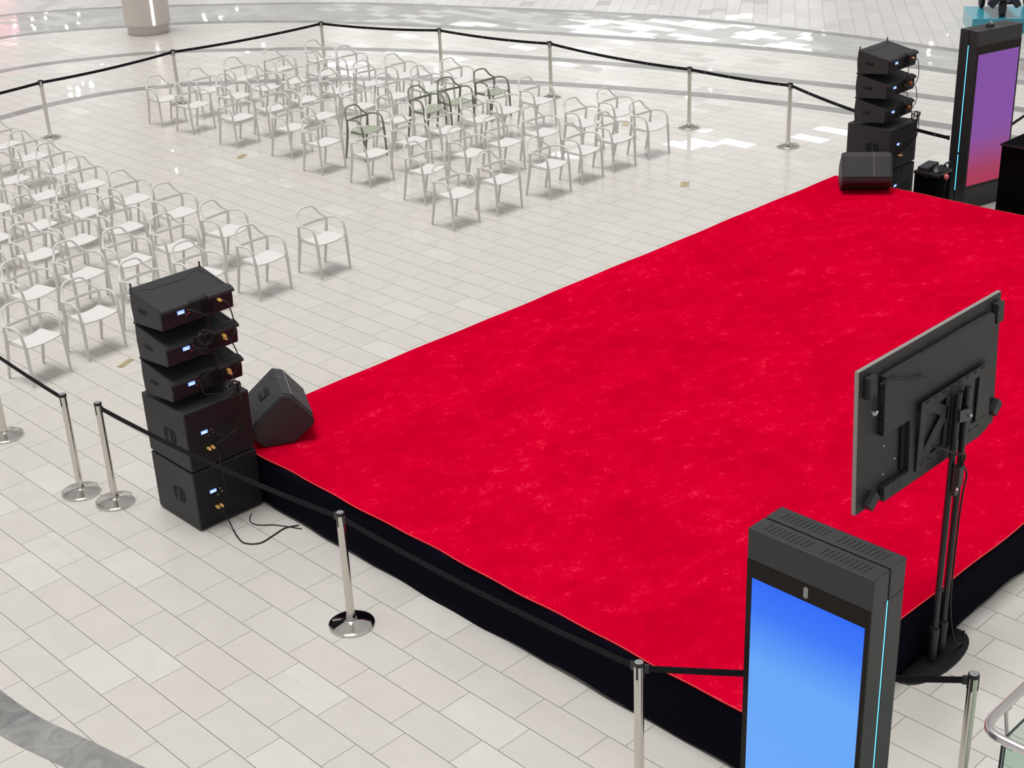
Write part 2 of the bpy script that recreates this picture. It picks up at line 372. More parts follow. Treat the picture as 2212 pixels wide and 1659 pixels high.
c = thing('column', 'round white column with a steel foot and a vertical strip light', 'column', (-29.49, 17.02, 0))
obj('shaft', MB().lathe([(0.515, 0.22), (0.515, 7.0)], 64), M['column'], c, smooth=40)
obj('kick_plate', MB().lathe([(0.475, 0.0), (0.475, 0.225)], 64), M['plinth'], c, smooth=40)
ang = math.atan2(-17.02, 29.49) + 0.26
o = obj('strip_light', MB().box(0.505, 0.522, -0.028, 0.028, 0.22, 6.8), M['ledwhite'], c); o.rotation_euler = (0, 0, ang)

# ------------------------------------------------------------------ armchairs
def make_chair(label, group, m1, m2, name='armchair'):
    t = thing(name, label, 'chair', group=group)
    # seat: shallow saddle with rounded front edge
    NU, NV = 12, 9; top = []; bot = []
    for j in range(NV):
        v = j / (NV - 1)
        for i in range(NU + 1):
            s = -1 + 2 * i / NU; w = 0.222 * (1 - v) + 0.198 * v
            xf = 0.205 + 0.022 * (1 - s * s); xb = -0.125 + 0.045 * (1 - s * s)
            xx = xf + (xb - xf) * v
            zz = 0.452 - 0.020 * (1 - s * s) * (0.5 + 0.5 * math.sin(PI * min(1, v * 1.1))) - 0.012 * (1 - v) ** 4 - 0.004 * v
            top.append((xx, s * w, zz)); bot.append((xx * 0.99, s * w * 0.99, zz - 0.014))
    n = (NU + 1) * NV; fs = []; a = lambda i, j: j * (NU + 1) + i
    for j in range(NV - 1):
        for i in range(NU):
            fs.append((a(i, j), a(i + 1, j), a(i + 1, j + 1), a(i, j + 1))); fs.append((n + a(i, j), n + a(i, j + 1), n + a(i + 1, j + 1), n + a(i + 1, j)))
    for i in range(NU):
        fs.append((a(i, 0), n + a(i, 0), n + a(i + 1, 0), a(i + 1, 0))); fs.append((a(i, NV - 1), a(i + 1, NV - 1), n + a(i + 1, NV - 1), n + a(i, NV - 1)))
    for j in range(NV - 1):
        fs.append((a(0, j), a(0, j + 1), n + a(0, j + 1), n + a(0, j))); fs.append((a(NU, j), n + a(NU, j), n + a(NU, j + 1), a(NU, j + 1)))
    obj('seat', MB().add(top + bot, fs), m2, t, smooth=50)
    # back hoop
    half = [(-0.118, 0.236, 0.618), (-0.142, 0.226, 0.634), (-0.180, 0.190, 0.668), (-0.206, 0.166, 0.708), (-0.222, 0.148, 0.742), (-0.232, 0.120, 0.770), (-0.238, 0.078, 0.785), (-0.240, 0.0, 0.789)]
    full = half + [(p[0], -p[1], p[2]) for p in half[-2::-1]]
    obj('backrest', MB().tube(smooth_path(full, 3), 0.0155, 8, (0.85, 1.15), up=(0.2, 1, 0.6)), m1, t, smooth=60)
    lum = [(-0.128, 0.226, 0.606), (-0.150, 0.12, 0.604), (-0.158, 0, 0.603), (-0.150, -0.12, 0.604), (-0.128, -0.226, 0.606)]
    obj('lumbar_rail', MB().tube(smooth_path(lum, 3), 0.0165, 8, (1.15, 0.5)), m1, t, smooth=60)
    for sg in (-1, 1):
        arm = [(-0.118, 0.236, 0.618), (-0.085, 0.244, 0.628), (-0.02, 0.250, 0.640), (0.07, 0.252, 0.646), (0.125, 0.251, 0.640), (0.168, 0.249, 0.612), (0.192, 0.246, 0.555), (0.205, 0.243, 0.485), (0.212, 0.240, 0.435)]
        obj('armrest', MB().tube(smooth_path([(x_, y_ * sg, z_) for x_, y_, z_ in arm], 3), interp([0.0150, 0.0148, 0.0142, 0.0138, 0.0138, 0.0142, 0.0155, 0.0175, 0.0200], 3), 8), m1, t, smooth=60)
        fl = [(0.206, 0.240, 0.452), (0.215, 0.241, 0.40), (0.224, 0.243, 0.2), (0.232, 0.245, 0.0)]
        obj('leg', MB().tube([(x_, y_ * sg, z_) for x_, y_, z_ in fl], [0.0210, 0.0205, 0.0175, 0.0145], 10), m1, t, smooth=60)
        rl = [(-0.118, 0.236, 0.622), (-0.121, 0.232, 0.56), (-0.130, 0.226, 0.44), (-0.172, 0.225, 0.21), (-0.215, 0.225, 0.0)]
        obj('leg', MB().tube([(x_, y_ * sg, z_) for x_, y_, z_ in rl], [0.0150, 0.0170, 0.0220, 0.0190, 0.0155], 10), m1, t, smooth=60)
        sr = [(0.195, 0.224, 0.432), (0.03, 0.215, 0.428), (-0.13, 0.212, 0.432)]
        obj('side_rail', MB().tube([(x_, y_ * sg, z_) for x_, y_, z_ in sr], 0.014, 8, (1.0, 0.8)), m1, t, smooth=60)
    return t
CH = [
('F',0,0,6,-13.951,12.289,2.3,0),
('F',0,1,6,-13.934,13.094,2.1,0),
('F',0,2,6,-13.879,14.039,6.9,0),
('F',0,3,6,-13.991,14.849,4.5,0),
('F',0,4,6,-14.017,15.607,-1.1,0),
('F',0,5,6,-14.034,16.416,1.4,0),
('F',1,0,6,-15.109,12.776,5.5,0),
('F',1,1,6,-15.219,13.724,3.2,0),
('F',1,2,6,-15.214,14.437,-1.2,0),
('F',1,3,6,-15.148,15.180,1.1,0),
('F',1,4,6,-14.995,15.972,-0.5,0),
('F',1,5,6,-15.001,16.737,2.8,0),
('F',2,0,6,-16.395,12.823,4.7,0),
('F',2,1,6,-16.419,13.635,5.8,0),
('F',2,2,6,-16.465,14.378,0.1,0),
('F',2,3,6,-16.515,15.164,-1.8,0),
('F',2,4,6,-16.565,15.776,3.5,0),
('F',2,5,6,-16.572,16.538,2.4,0),
('F',3,0,6,-17.476,12.759,5.8,0),
('F',3,1,6,-17.496,13.615,7.8,1),
('F',3,2,6,-17.591,14.315,6.4,0),
('F',3,3,6,-17.643,15.049,4.0,1),
('F',3,4,6,-17.670,15.709,-4.7,1),
('F',3,5,6,-17.632,16.516,2.4,1),
('F',4,0,6,-18.598,12.970,12.7,0),
('F',4,1,6,-18.775,13.703,5.7,0),
('F',4,2,6,-18.743,14.499,6.2,0),
('F',4,3,6,-18.804,15.330,6.0,0),
('F',4,4,6,-18.722,16.034,0.9,0),
('F',4,5,6,-18.725,16.730,-2.2,0),
('F',5,0,6,-19.841,12.812,7.7,0),
('F',5,1,6,-19.881,13.539,4.4,0),
('F',5,2,6,-19.903,14.231,3.3,0),
('F',5,3,6,-19.929,14.984,5.2,0),
('F',5,4,6,-19.889,15.691,-5.0,0),
('F',5,5,6,-19.861,16.401,2.7,0),
('F',6,0,6,-21.181,12.838,8.3,0),
('F',6,1,6,-21.118,13.639,10.5,0),
('F',6,2,6,-21.190,14.329,6.3,0),
('F',6,3,6,-21.188,14.943,3.7,0),
('F',6,4,6,-21.219,15.666,3.2,0),
('F',6,5,6,-21.186,16.322,-1.3,0),
('F',7,0,5,-22.015,12.795,1.1,0),
('F',7,1,5,-21.920,13.572,2.9,0),
('F',7,2,5,-22.130,14.486,2.1,0),
('F',7,3,5,-22.154,15.380,5.3,0),
('F',7,4,5,-22.093,16.305,4.4,0),
('N',0,0,6,-13.784,6.004,9.9,0),
('N',0,1,6,-13.922,6.773,5.0,0),
('N',0,2,6,-13.983,7.528,6.9,0),
('N',0,3,6,-14.022,8.261,4.6,0),
('N',0,4,6,-13.920,9.081,4.4,0),
('N',0,5,6,-13.911,9.992,5.0,0),
('N',1,0,5,-15.077,6.647,12.4,0),
('N',1,1,5,-15.168,7.344,7.4,0),
('N',1,2,5,-15.141,7.983,4.6,0),
('N',1,3,5,-15.140,8.644,2.6,0),
('N',1,4,5,-15.126,9.370,12.3,0),
('N',2,0,5,-16.250,6.594,6.8,0),
('N',2,1,5,-16.267,7.338,4.6,0),
('N',2,2,5,-16.352,7.924,5.2,0),
('N',2,3,5,-16.316,8.583,0.4,0),
('N',2,4,5,-16.287,9.372,2.8,0),
('N',3,0,4,-17.314,7.237,7.0,0),
('N',3,1,4,-17.333,7.897,5.6,0),
('N',3,2,4,-17.317,8.541,6.5,0),
('N',3,3,4,-17.315,9.315,5.2,0),
('N',4,0,3,-18.454,7.853,3.8,0),
('N',4,1,3,-18.510,8.591,2.1,0),
('N',4,2,3,-18.443,9.281,-1.5,0),
('N',5,0,2,-19.588,8.683,5.6,0),
('N',5,1,2,-19.504,9.394,7.2,0),
('N',6,0,1,-20.513,9.460,2.4,0),
('N',7,0,1,-21.472,9.521,2.8,0),
]
ORD = ['first', 'second', 'third', 'fourth', 'fifth', 'sixth', 'seventh', 'eighth']
wproto = gproto = None
for blk, row, i, n, x_, y_, a_, gr in CH:
    rown = ('front' if row == 0 else ORD[row]) + ' row from the stage'
    colr = 'sage green' if gr else 'white'
    if blk == 'F':
        seat = ORD[i] + ' from the left' if i < 3 else ('rightmost' if i == n - 1 else ORD[n - 1 - i] + ' from the right')
        if i == 0: seat = 'leftmost'
        lab = '%s armchair, %s, %s, far seating block' % (colr, seat, rown); grp = 'armchairs of the far seating block'
    else:
        k = n - 1 - i
        seat = 'rightmost' if k == 0 else ORD[k] + ' from the right'
        lab = '%s armchair, %s, %s, left seating block' % (colr, seat, rown); grp = 'armchairs of the left seating block'
        if n == 1: lab = '%s armchair, only one showing in the %s, left seating block' % (colr, rown)
    loc = (x_, y_, 0); rz = math.radians(a_)
    if gr:
        if gproto is None: gproto = make_chair(lab, 'sage green armchairs among the white ones', M['green'], M['greenseat']); gproto.location = loc; gproto.rotation_euler = (0, 0, rz)
        else: dup(gproto, loc, rz, lab)
    elif wproto is None: wproto = make_chair(lab, grp, M['white'], M['whiteseat']); wproto.location = loc; wproto.rotation_euler = (0, 0, rz)
    else: dup(wproto, loc, rz, lab, grp)

# ------------------------------------------------------------------ stage and carpet
SX0, SX1, SY0, SY1, SH = -10.25, -4.14, 5.995, 15.85, 0.5
st = thing('stage', 'low rectangular stage with a black cloth skirt under the red carpet', 'stage', ((SX0 + SX1) / 2, (SY0 + SY1) / 2, 0))
ox_, oy_ = (SX0 + SX1) / 2, (SY0 + SY1) / 2
obj('deck', MB().box(SX0 - ox_ + .01, SX1 - ox_ - .01, SY0 - oy_ + .01, SY1 - oy_ - .01, 0.40, 0.487), M['deck'], st)
for ix in (0.4, 3.05, 5.7):
    for iy in (0.8, 3.6, 6.4, 9.1):
        obj('leg', MB().box(SX0 - ox_ + ix - .03, SX0 - ox_ + ix + .03, SY0 - oy_ + iy - .03, SY0 - oy_ + iy + .03, 0, 0.41), M['deck'], st)
def skirt(p0, p1, nrm, seed):
    rnd = random.Random(seed); Lh = (Vector(p1) - Vector(p0)).length; n = int(Lh / 0.06); vs = []
    ph = [rnd.random() * 6.28 for _ in range(6)]
    tx, ty = (p1[0] - p0[0]) / Lh, (p1[1] - p0[1]) / Lh
    for i in range(n + 1):
        s = Lh * i / n
        fold = 0.006 * math.sin(s * 4.1 + ph[0]) + 0.005 * math.sin(s * 9.7 + ph[1]) + 0.004 * math.sin(s * 1.3 + ph[2])
        hem = 0.022 + 0.012 * math.sin(s * 0.9 + ph[3]) + 0.008 * math.sin(s * 2.6 + ph[4]) + (0.012 if math.sin(s * 1.1 + ph[5]) > 0.93 else 0)
        hem = max(0.006, hem)
        for k in range(7):
            pr = 0.25 if (seed == 1 and s < 0.78) else 1.0
            f = k / 6; z = 0.4865 + (hem - 0.4865) * f; d = 0.003 + pr * (0.008 * f ** 0.5 + fold * f + 0.02 * max(0, f - .75))
            vs.append((p0[0] + tx * s + nrm[0] * d - ox_, p0[1] + ty * s + nrm[1] * d - oy_, z))
    o = obj('skirt', MB().add(vs, [(i * 7 + k, i * 7 + k + 1, (i + 1) * 7 + k + 1, (i + 1) * 7 + k) for i in range(n) for k in range(6)]), M['skirt'], st, smooth=60)
    sd = o.modifiers.new('thick', 'SOLIDIFY'); sd.thickness = 0.003
skirt((SX0, SY0), (SX1, SY0), (0, -1), 1); skirt((SX1, SY0), (SX1, SY1), (1, 0), 2)
skirt((SX1, SY1), (SX0, SY1), (0, 1), 3); skirt((SX0, SY1), (SX0, SY0), (-1, 0), 4)
rc = thing('red_carpet', 'large bright red carpet covering the top of the stage', 'carpet', (ox_, oy_, 0.487))
hw, hd = (SX1 - SX0) / 2 + .008, (SY1 - SY0) / 2 + .008
def wavy_edge(n=160):
    out = []
    cs = [(-hw, -hd), (hw, -hd), (hw, hd), (-hw, hd)]
    for k in range(4):
        a, b = cs[k], cs[(k + 1) % 4]
        for i in range(n):
            f = i / n; x_, y_ = a[0] + (b[0] - a[0]) * f, a[1] + (b[1] - a[1]) * f
            w = 0.006 * math.sin(f * 23 + k) + 0.004 * math.sin(f * 61 + 2 * k)
            w *= min(1, 12 * f, 12 * (1 - f)); nx, ny = [(0, -1), (1, 0), (0, 1), (-1, 0)][k]
            out.append((x_ + nx * w, y_ + ny * w))
    return out
ed = wavy_edge()
obj('pile', MB().prism(ed, lambda a, b, d: (a, b, d), 0.0, 0.013), M['carpet'], rc, bevel=0)
obj('binding', MB().tube([(a, b, 0.0125) for a, b in ed] + [(ed[0][0], ed[0][1], 0.0125)], 0.0022, 5), M['binding'], rc)['label'] = 'thin orange thread along the carpet edge'

# ------------------------------------------------------------------ loudspeaker stacks
def recess(poly_c, w, h, r=0.04, n=6):
    """rounded rectangle outline in 2-D around poly_c"""
    out = []
    for cx, cy, a0 in ((1, 1, 0), (-1, 1, 90), (-1, -1, 180), (1, -1, 270)):
        for k in range(n + 1):
            a = math.radians(a0 + 90 * k / n); out.append((poly_c[0] + cx * (w / 2 - r) + r * math.cos(a), poly_c[1] + cy * (h / 2 - r) + r * math.sin(a)))
    return out
def plug(mb, p, d=0.028, r=0.011): mb.cyl(p, (p[0] + d, p[1], p[2]), r, 12); mb.cyl((p[0] + d, p[1], p[2]), (p[0] + d + .014, p[1], p[2] - .004), r * .7, 10); return mb
def make_sub(label, group, loc, rz, conn='gold'):
    """sub cabinet 0.67 x 0.685 x 0.565; rear panel faces +X, side with a handle faces -Y"""
    t = thing('subwoofer', label, 'loudspeaker', loc, rz, group)
    D, Wd, H = 0.335, 0.326, 0.565
    cab = obj('cabinet', MB().box(-D, D, -Wd, Wd, 0.012, H), M['cab'], t, bevel=0.012)
    for sy in (-1, 1):
        h = obj('handle_recess', MB().prism(recess((0.06, 0.275), 0.185, 0.135), lambda a, b, d: (a, d, b), sy * (Wd - .001), sy * (Wd + .003)), M['hole'], t)
        obj('grip_bar', MB().prism(recess((0.065, 0.275), 0.035, 0.115, 0.015), lambda a, b, d: (a, d, b), sy * (Wd + .002), sy * (Wd + .008)), M['cab'], h, bevel=0.002)
    obj('front_grille', MB().box(-D - .012, -D + .002, -Wd + .03, Wd - .03, 0.04, H - .03), M['grille'], t)
    obj('rear_panel', MB().box(D - .001, D + .003, -Wd + .012, Wd - .012, 0.025, H - .012), M['cabrear'], t)
    obj('amp_recess', MB().box(D + .002, D + .005, -0.05, 0.235, 0.19, 0.345), M['hole'], t)
    ap = obj('control_panel', MB().box(D + .002, D + .006, -0.195, -0.05, 0.165, 0.345), M['hole'], t)
    dsp = obj('display', MB().box(D + .005, D + .008, -0.188, -0.123, 0.325, 0.355), M['lcd'], ap)
    obj('display_text', MB().box(D + .0075, D + .0088, -0.182, -0.130, 0.331, 0.338).box(D + .0075, D + .0088, -0.18, -0.15, 0.344, 0.347), M['lcdtext'], ap)
    kn = MB()
    for (yy, zz) in ((-0.09, 0.345), (-0.075, 0.31), (-0.12, 0.295)): kn.cyl((D + .004, yy, zz), (D + .018, yy, zz), 0.006, 10)
    obj('knob', kn, M['silver'], ap)
    pg = MB()
    for yy in (-0.145, -0.105): plug(pg, (D + .004, yy, 0.185), 0.032, 0.013)
    obj('power_connector', pg, M[conn], ap)
    for a in (-1, 1):
        for b in (-1, 1): obj('foot', MB().cyl((a * .29, b * .29, 0), (a * .29, b * .29, 0.014), 0.022, 12), M['plastic'], t)
    return t
def make_array(label, group, loc, rz, conn='gold', pins=False):
    """wedge line-array box: front (x=-0.225) 0.31 high, rear (x=+0.225) 0.19 high, 0.70 wide"""
    t = thing('line_array_speaker', label, 'loudspeaker', loc, rz, group)
    Wd = 0.35
    prof = [(-0.225, 0.0), (-0.235, 0.155), (-0.225, 0.31), (0.215, 0.225), (0.232, 0.20), (0.20, 0.19), (0.215, 0.035)]
    prof = [(-0.225, 0.0), (-0.238, 0.155), (-0.225, 0.31), (0.200, 0.228), (0.222, 0.205), (0.228, 0.14), (0.218, 0.042)]
    obj('cabinet', MB().prism(prof, lambda a, b, d: (a, d, b), -Wd, Wd), M['cab'], t, bevel=0.007)
    # top lip overhanging the rear panel in two pieces, as on the photo
    for y0, y1 in ((-0.345, -0.085), (0.10, 0.36)):
        lip = [(0.16, 0.238), (0.205, 0.234), (0.246, 0.214), (0.250, 0.190), (0.222, 0.200)]
        obj('rear_lip', MB().prism(lip, lambda a, b, d: (a, d, b), y0, y1), M['cab'], t, bevel=0.003)
    obj('front_grille', MB().prism([(-0.238, 0.02), (-0.25, 0.155), (-0.238, 0.29), (-0.225, 0.29), (-0.225, 0.02)], lambda a, b, d: (a, d, b), -Wd + .02, Wd - .02), M['grille'], t)
    for sy in (-1, 1):
        obj('side_handle', MB().prism(recess((-0.05, 0.145), 0.125, 0.036, 0.0175), lambda a, b, d: (a, d, b), sy * (Wd - .001), sy * (Wd + .003)), M['hole'], t)
    obj('rear_panel', MB().prism([(0.222, 0.204), (0.2285, 0.14), (0.2195, 0.05), (0.2225, 0.05), (0.2325, 0.14), (0.226, 0.204)], lambda a, b, d: (a, d, b), -Wd + .012, Wd - .012), M['cabrear'], t)
    gz = lambda a: 0.31 - (a + 0.225) * (0.082 / 0.425) + 0.0006
    gp_ = [(-0.125, -0.315), (-0.150, -0.285), (-0.105, -0.205), (-0.105, 0.135), (-0.165, 0.205), (-0.170, 0.275), (-0.08, 0.312), (0.16, 0.322)]
    obj('top_groove', MB().tube([(a, b, gz(a)) for a, b in gp_], 0.0022, 4), M['hole'], t)
    ar = obj('amp_recess', MB().box(0.224, 0.2345, -0.075, 0.165, 0.065, 0.198), M['hole'], t)
    fn = MB()
    for k in range(9): fn.box(0.228, 0.241, 0.03 + k * .013, 0.034 + k * .013, 0.08, 0.19)
    obj('heat_sink', fn, M['cabrear'], ar)
    dsp = obj('display', MB().box(0.229, 0.2365, -0.195, -0.130, 0.142, 0.172), M['lcd'], t)
    obj('display_text', MB().box(0.236, 0.2372, -0.189, -0.136, 0.147, 0.153).box(0.236, 0.2372, -0.187, -0.155, 0.161, 0.164), M['lcdtext'], dsp)
    kn = MB()
    for (yy, zz) in ((-0.10, 0.165), (-0.092, 0.135), (-0.118, 0.125)): kn.cyl((0.228, yy, zz), (0.243, yy, zz), 0.006, 10)
    obj('knob', kn, M['silver'], t)
    pg = MB(); plug(pg, (0.229, 0.20, 0.16), 0.034, 0.014)
    if not pins: plug(pg, (0.229, 0.206, 0.132), 0.034, 0.014)
    obj('power_connector', pg, M[conn], t)
    if pins:
        for yy in (-0.335, 0.335): obj('rigging_pin', MB().box(-0.222, -0.207, yy - .006, yy + .006, 0.30, 0.352), M['plastic'], t, bevel=0.003)
    for yy in (-0.338, 0.338): obj('rigging_hook', MB().box(-0.24, -0.20, yy - .012, yy + .012, -0.012, 0.006), M['plastic'], t)
    return t
SUBZ = [0.0, 0.57]
ARZ = [1.165, 1.487, 1.809]
pos = ['bottom', 'middle', 'top']
for name_, (cx, cy), rz, conn, where in (('L', (-9.935, 5.655), 0.0, 'gold', 'at the near left stage corner'), ('R', (-10.01, 16.54), 0.02, 'copper', 'at the far right stage corner')):
    for k in (0, 1): make_sub('black subwoofer box, %s of two, in the speaker stack %s' % (('lower', 'upper')[k], where), 'subwoofers', (cx, cy, SUBZ[k]), rz - (0.012 if name_ == 'L' else 0), conn)
    for k in range(3): make_array('black wedge speaker, %s of three, in the stack %s' % (pos[k], where), 'wedge speakers on the stacks', (cx - 0.01, cy + 0.02, ARZ[k]), rz, conn, pins=(k == 2))

# ------------------------------------------------------------------ stage monitors
def make_monitor(label, loc, rz, grp='wedge stage monitors'):
    t = thing('stage_monitor', label, 'loudspeaker', loc, rz, grp); Hd = 0.315
    prof = [(0, 0.0), (0.192, 0.150), (0.200, 0.185), (0.190, 0.235), (0.022, 0.455), (-0.062, 0.485), (-0.315, 0.265), (-0.355, 0.19), (-0.335, 0.075), (-0.27, 0.0)]
    obj('cabinet', MB().prism(prof, lambda a, b, d: (a, d, b), -Hd, Hd), M['cab'], t, bevel=0.018, seg=3)
    def off(a, b, d, e): # grille face frame: along slope
        return None
    # grille: slanted face and top chamfer, slightly proud
    gp = [(0.198, 0.238), (0.028, 0.462), (-0.058, 0.492), (-0.050, 0.472), (0.018, 0.445), (0.185, 0.226)]
    obj('grille', MB().prism(gp, lambda a, b, d: (a, d, b), -Hd + .035, Hd - .035), M['grille'], t, bevel=0.003)
    sm = MB()
    for yy in (0.085,): sm.prism([(0.199, 0.240), (0.029, 0.4645), (-0.058, 0.4945), (-0.056, 0.489), (0.026, 0.459), (0.194, 0.236)], lambda a, b, d: (a, d, b), yy - .004, yy + .004)
    obj('grille_seam', sm, M['seam'], t)
    obj('grille_fold', MB().box(0.024, 0.032, -Hd + .04, Hd - .04, 0.458, 0.4655), M['seam'], t)
    # rear slanted face with handle recess: centre (-0.19, 0.375)
    sl = math.atan2(0.485 - 0.265, -0.062 + 0.315)
    Mx = Matrix.Translation((-0.190, 0.0, 0.374)) @ Matrix.Rotation(-sl, 4, 'Y')
    hr = MB(); hr.prism(recess((0, 0), 0.125, 0.155, 0.035), lambda a, b, d: Mx @ Vector((a, b, d)), -0.002, 0.004)
    h = obj('handle_recess', hr, M['hole'], t)
    obj('grip_bar', MB().prism(recess((0.0, 0), 0.028, 0.14, 0.012), lambda a, b, d: Mx @ Vector((a, b, d)), 0.003, 0.012), M['cab'], h, bevel=0.002)
    return t
make_monitor('black wedge floor monitor beside the left speaker stack, seen from its end', (-9.516 - 0.883 * 0.315 + 0.0, 6.327 + 0.469 * 0.315, 0.5), math.radians(62))
make_monitor('black wedge floor monitor at the far stage corner, grille facing us', (-9.609, 15.557, 0.5), math.radians(-52))

# ------------------------------------------------------------------ cables of the speaker stacks
def cable(label, pts, r=0.0055, name='cable', k=6, group=None, m='cable'):
    o = obj(name, MB().tube(smooth_path(pts, k), r, 6), M[m], smooth=60); return tag(o, label, 'cable', group)
def coil(c, r, turns, ax=(0.15, 1), jit=0.02, seed=0, n=14):
    rnd = random.Random(seed); out = []
    for i in range(int(turns * n) + 1):
        a = 2 * PI * i / n; rr = r * (1 + rnd.uniform(-.12, .12))
        out.append((c[0] + rnd.uniform(-.5, .5) * jit + .012 * (i / n), c[1] + rr * math.cos(a), c[2] + rr * math.sin(a)))
    return out
XR = -9.945 + 0.26   # just behind the wedge rear panels
for tag_, (cx, cy), where in (('l', (-9.945, 5.675), 'near left'), ('r', (-10.02, 16.56), 'far right')):
    xr = cx + 0.262; s = -1
    zc = [z + 0.16 for z in ARZ]
    yr = cy + 0.205
    cable('black power cable hanging from the top wedge speaker to the middle one, %s stack' % where, [(xr - .01, yr, zc[2]), (xr + .045, yr + .03, zc[2] - .02), (xr + .055, yr + .06, zc[2] - .14), (xr + .05, yr + .07, zc[1] + .06), (xr + .03, yr + .03, zc[1] - .03), (xr - .005, yr, zc[1] - .02)], group='power cables on the speaker stacks')
    cable('black power cable hanging from the middle wedge speaker to the bottom one, %s stack' % where, [(xr - .01, yr, zc[1]), (xr + .05, yr + .02, zc[1] - .05), (xr + .06, yr + .055, zc[1] - .17), (xr + .05, yr + .06, zc[0] + .05), (xr + .02, yr + .02, zc[0] - .03), (xr - .005, yr, zc[0] - .02)], group='power cables on the speaker stacks')
    cable('black power cable dropping from the bottom wedge speaker to the upper subwoofer, %s stack' % where, [(xr - .01, yr, zc[0] - .02), (xr + .05, yr, zc[0] - .09), (xr + .16, yr - .03, 1.17), (xr + .185, yr - .06, 1.02), (xr + .175, yr - .16, 0.88), (xr + .14, cy - .05, 0.80), (xr + .10, cy - .10, 0.775)], group='power cables on the speaker stacks')
    yl = cy - 0.095
    cable('black signal cable looping between the top two wedge speakers, %s stack' % where, [(xr - .015, yl, zc[2] + .005), (xr + .03, yl + .05, zc[2] - .02), (xr + .035, yl + .13, zc[2] - .08), (xr + .035, yl + .13, zc[2] - .16)] + coil((xr + .03, yl + .08, zc[1] + .07), 0.062, 2.3, seed=3) + [(xr + .03, yl + .1, zc[1] - .03), (xr + .02, yl + .03, zc[1] - .02), (xr - .015, yl, zc[1] + .005)], 0.005, group='signal cables on the speaker stacks', k=3)
    cable('black signal cable between the lower two wedge speakers, %s stack' % where, [(xr - .015, yl + .005, zc[1] - .02), (xr + .03, yl + .06, zc[1] - .08), (xr + .035, yl + .14, zc[1] - .1), (xr + .04, yl + .17, zc[1] - .18), (xr + .04, yl + .15, zc[0] + .09), (xr + .03, yl + .05, zc[0] + .06), (xr - .015, yl, zc[0] + .005)], 0.005, group='signal cables on the speaker stacks')
    cable('coiled black signal cable hanging over the upper subwoofer, %s stack' % where, [(xr - .015, yl + .005, zc[0] - .02), (xr + .03, yl + .0, zc[0] - .1), (xr + .06, yl + .05, 1.21), (xr + .10, yl + .12, 1.205)] + coil((xr + .13, yl + .20, 1.235), 0.068, 4.2, seed=5) + [(xr + .17, yl + .2, 1.14), (xr + .155, yl + .26, 1.0), (xr + .15, yl + .2, 0.86), (xr + .14, yl + .08, 0.83), (xr + .11, yl + .015, 0.875)], 0.0055, group='signal cables on the speaker stacks', k=3)
    cable('thin black cable linking the two subwoofers, %s stack' % where, [(xr + .115, cy - .13, 0.755), (xr + .13, cy - .10, 0.70), (xr + .13, cy - .09, 0.55), (xr + .125, cy - .08, 0.40), (xr + .115, cy - .09, 0.315)], 0.005, group='signal cables on the speaker stacks')
cable('black mains cable leaving the lower subwoofer and curling across the floor to the stage skirt', [(-9.545, 5.52, 0.175), (-9.50, 5.53, 0.12), (-9.42, 5.53, 0.02), (-9.30, 5.49, 0.008), (-9.16, 5.47, 0.007), (-9.06, 5.56, 0.007), (-9.08, 5.72, 0.007), (-9.1, 5.85, 0.007), (-9.05, 5.96, 0.007)], 0.0065, name='mains_cable')
cable('thin black cable lying on the floor between the lower subwoofer and the stage', [(-9.53, 5.80, 0.006), (-9.44, 5.72, 0.006), (-9.33, 5.72, 0.006), (-9.2, 5.83, 0.006), (-8.98, 5.94, 0.006)], 0.0045, name='floor_cable')

# ------------------------------------------------------------------ barrier posts and belts
def make_post(label, loc, rz=0.0):
    t = thing('barrier_post', label, 'barrier post', loc, rz, 'steel barrier posts')
    obj('base', MB().lathe([(0.172, 0.0), (0.178, 0.004), (0.178, 0.016), (0.172, 0.021), (0.150, 0.026), (0.085, 0.043), (0.052, 0.052), (0.046, 0.056), (0.040, 0.050)], 48), M['chrome'], t, smooth=35)
    obj('collar', MB().lathe([(0.036, 0.045), (0.036, 0.10), (0.033, 0.104)], 28), M['chrome'], t, smooth=35)
    obj('pole', MB().lathe([(0.0315, 0.10), (0.0315, 0.985)], 28), M['pole'], t, smooth=35)
    cp = obj('cap', MB().lathe([(0.0335, 0.975), (0.0345, 0.98), (0.0345, 0.994), (0.031, 0.999)], 28), M['plastic'], t, smooth=35)
    ds = obj('cap_disc', MB().lathe([(0.0265, 0.9985), (0.0265, 1.0005)], 24), M['capgrey'], cp)
    obj('cap_mark', MB().prism([(-.012, -.004), (-.002, -.001), (.012, .005), (.002, .002)], lambda a, b, d: (a, b, d), 1.0004, 1.0012), M['plastic'], cp)
    for k in range(4):
        a = k * PI / 2
        Mx = Matrix.Rotation(a, 4, 'Z')
        obj('belt_slot', MB().box(0.0305, 0.0345, -0.007, 0.007, 0.885, 0.978, Mx), M['plastic'], t, bevel=0.002)
    return t
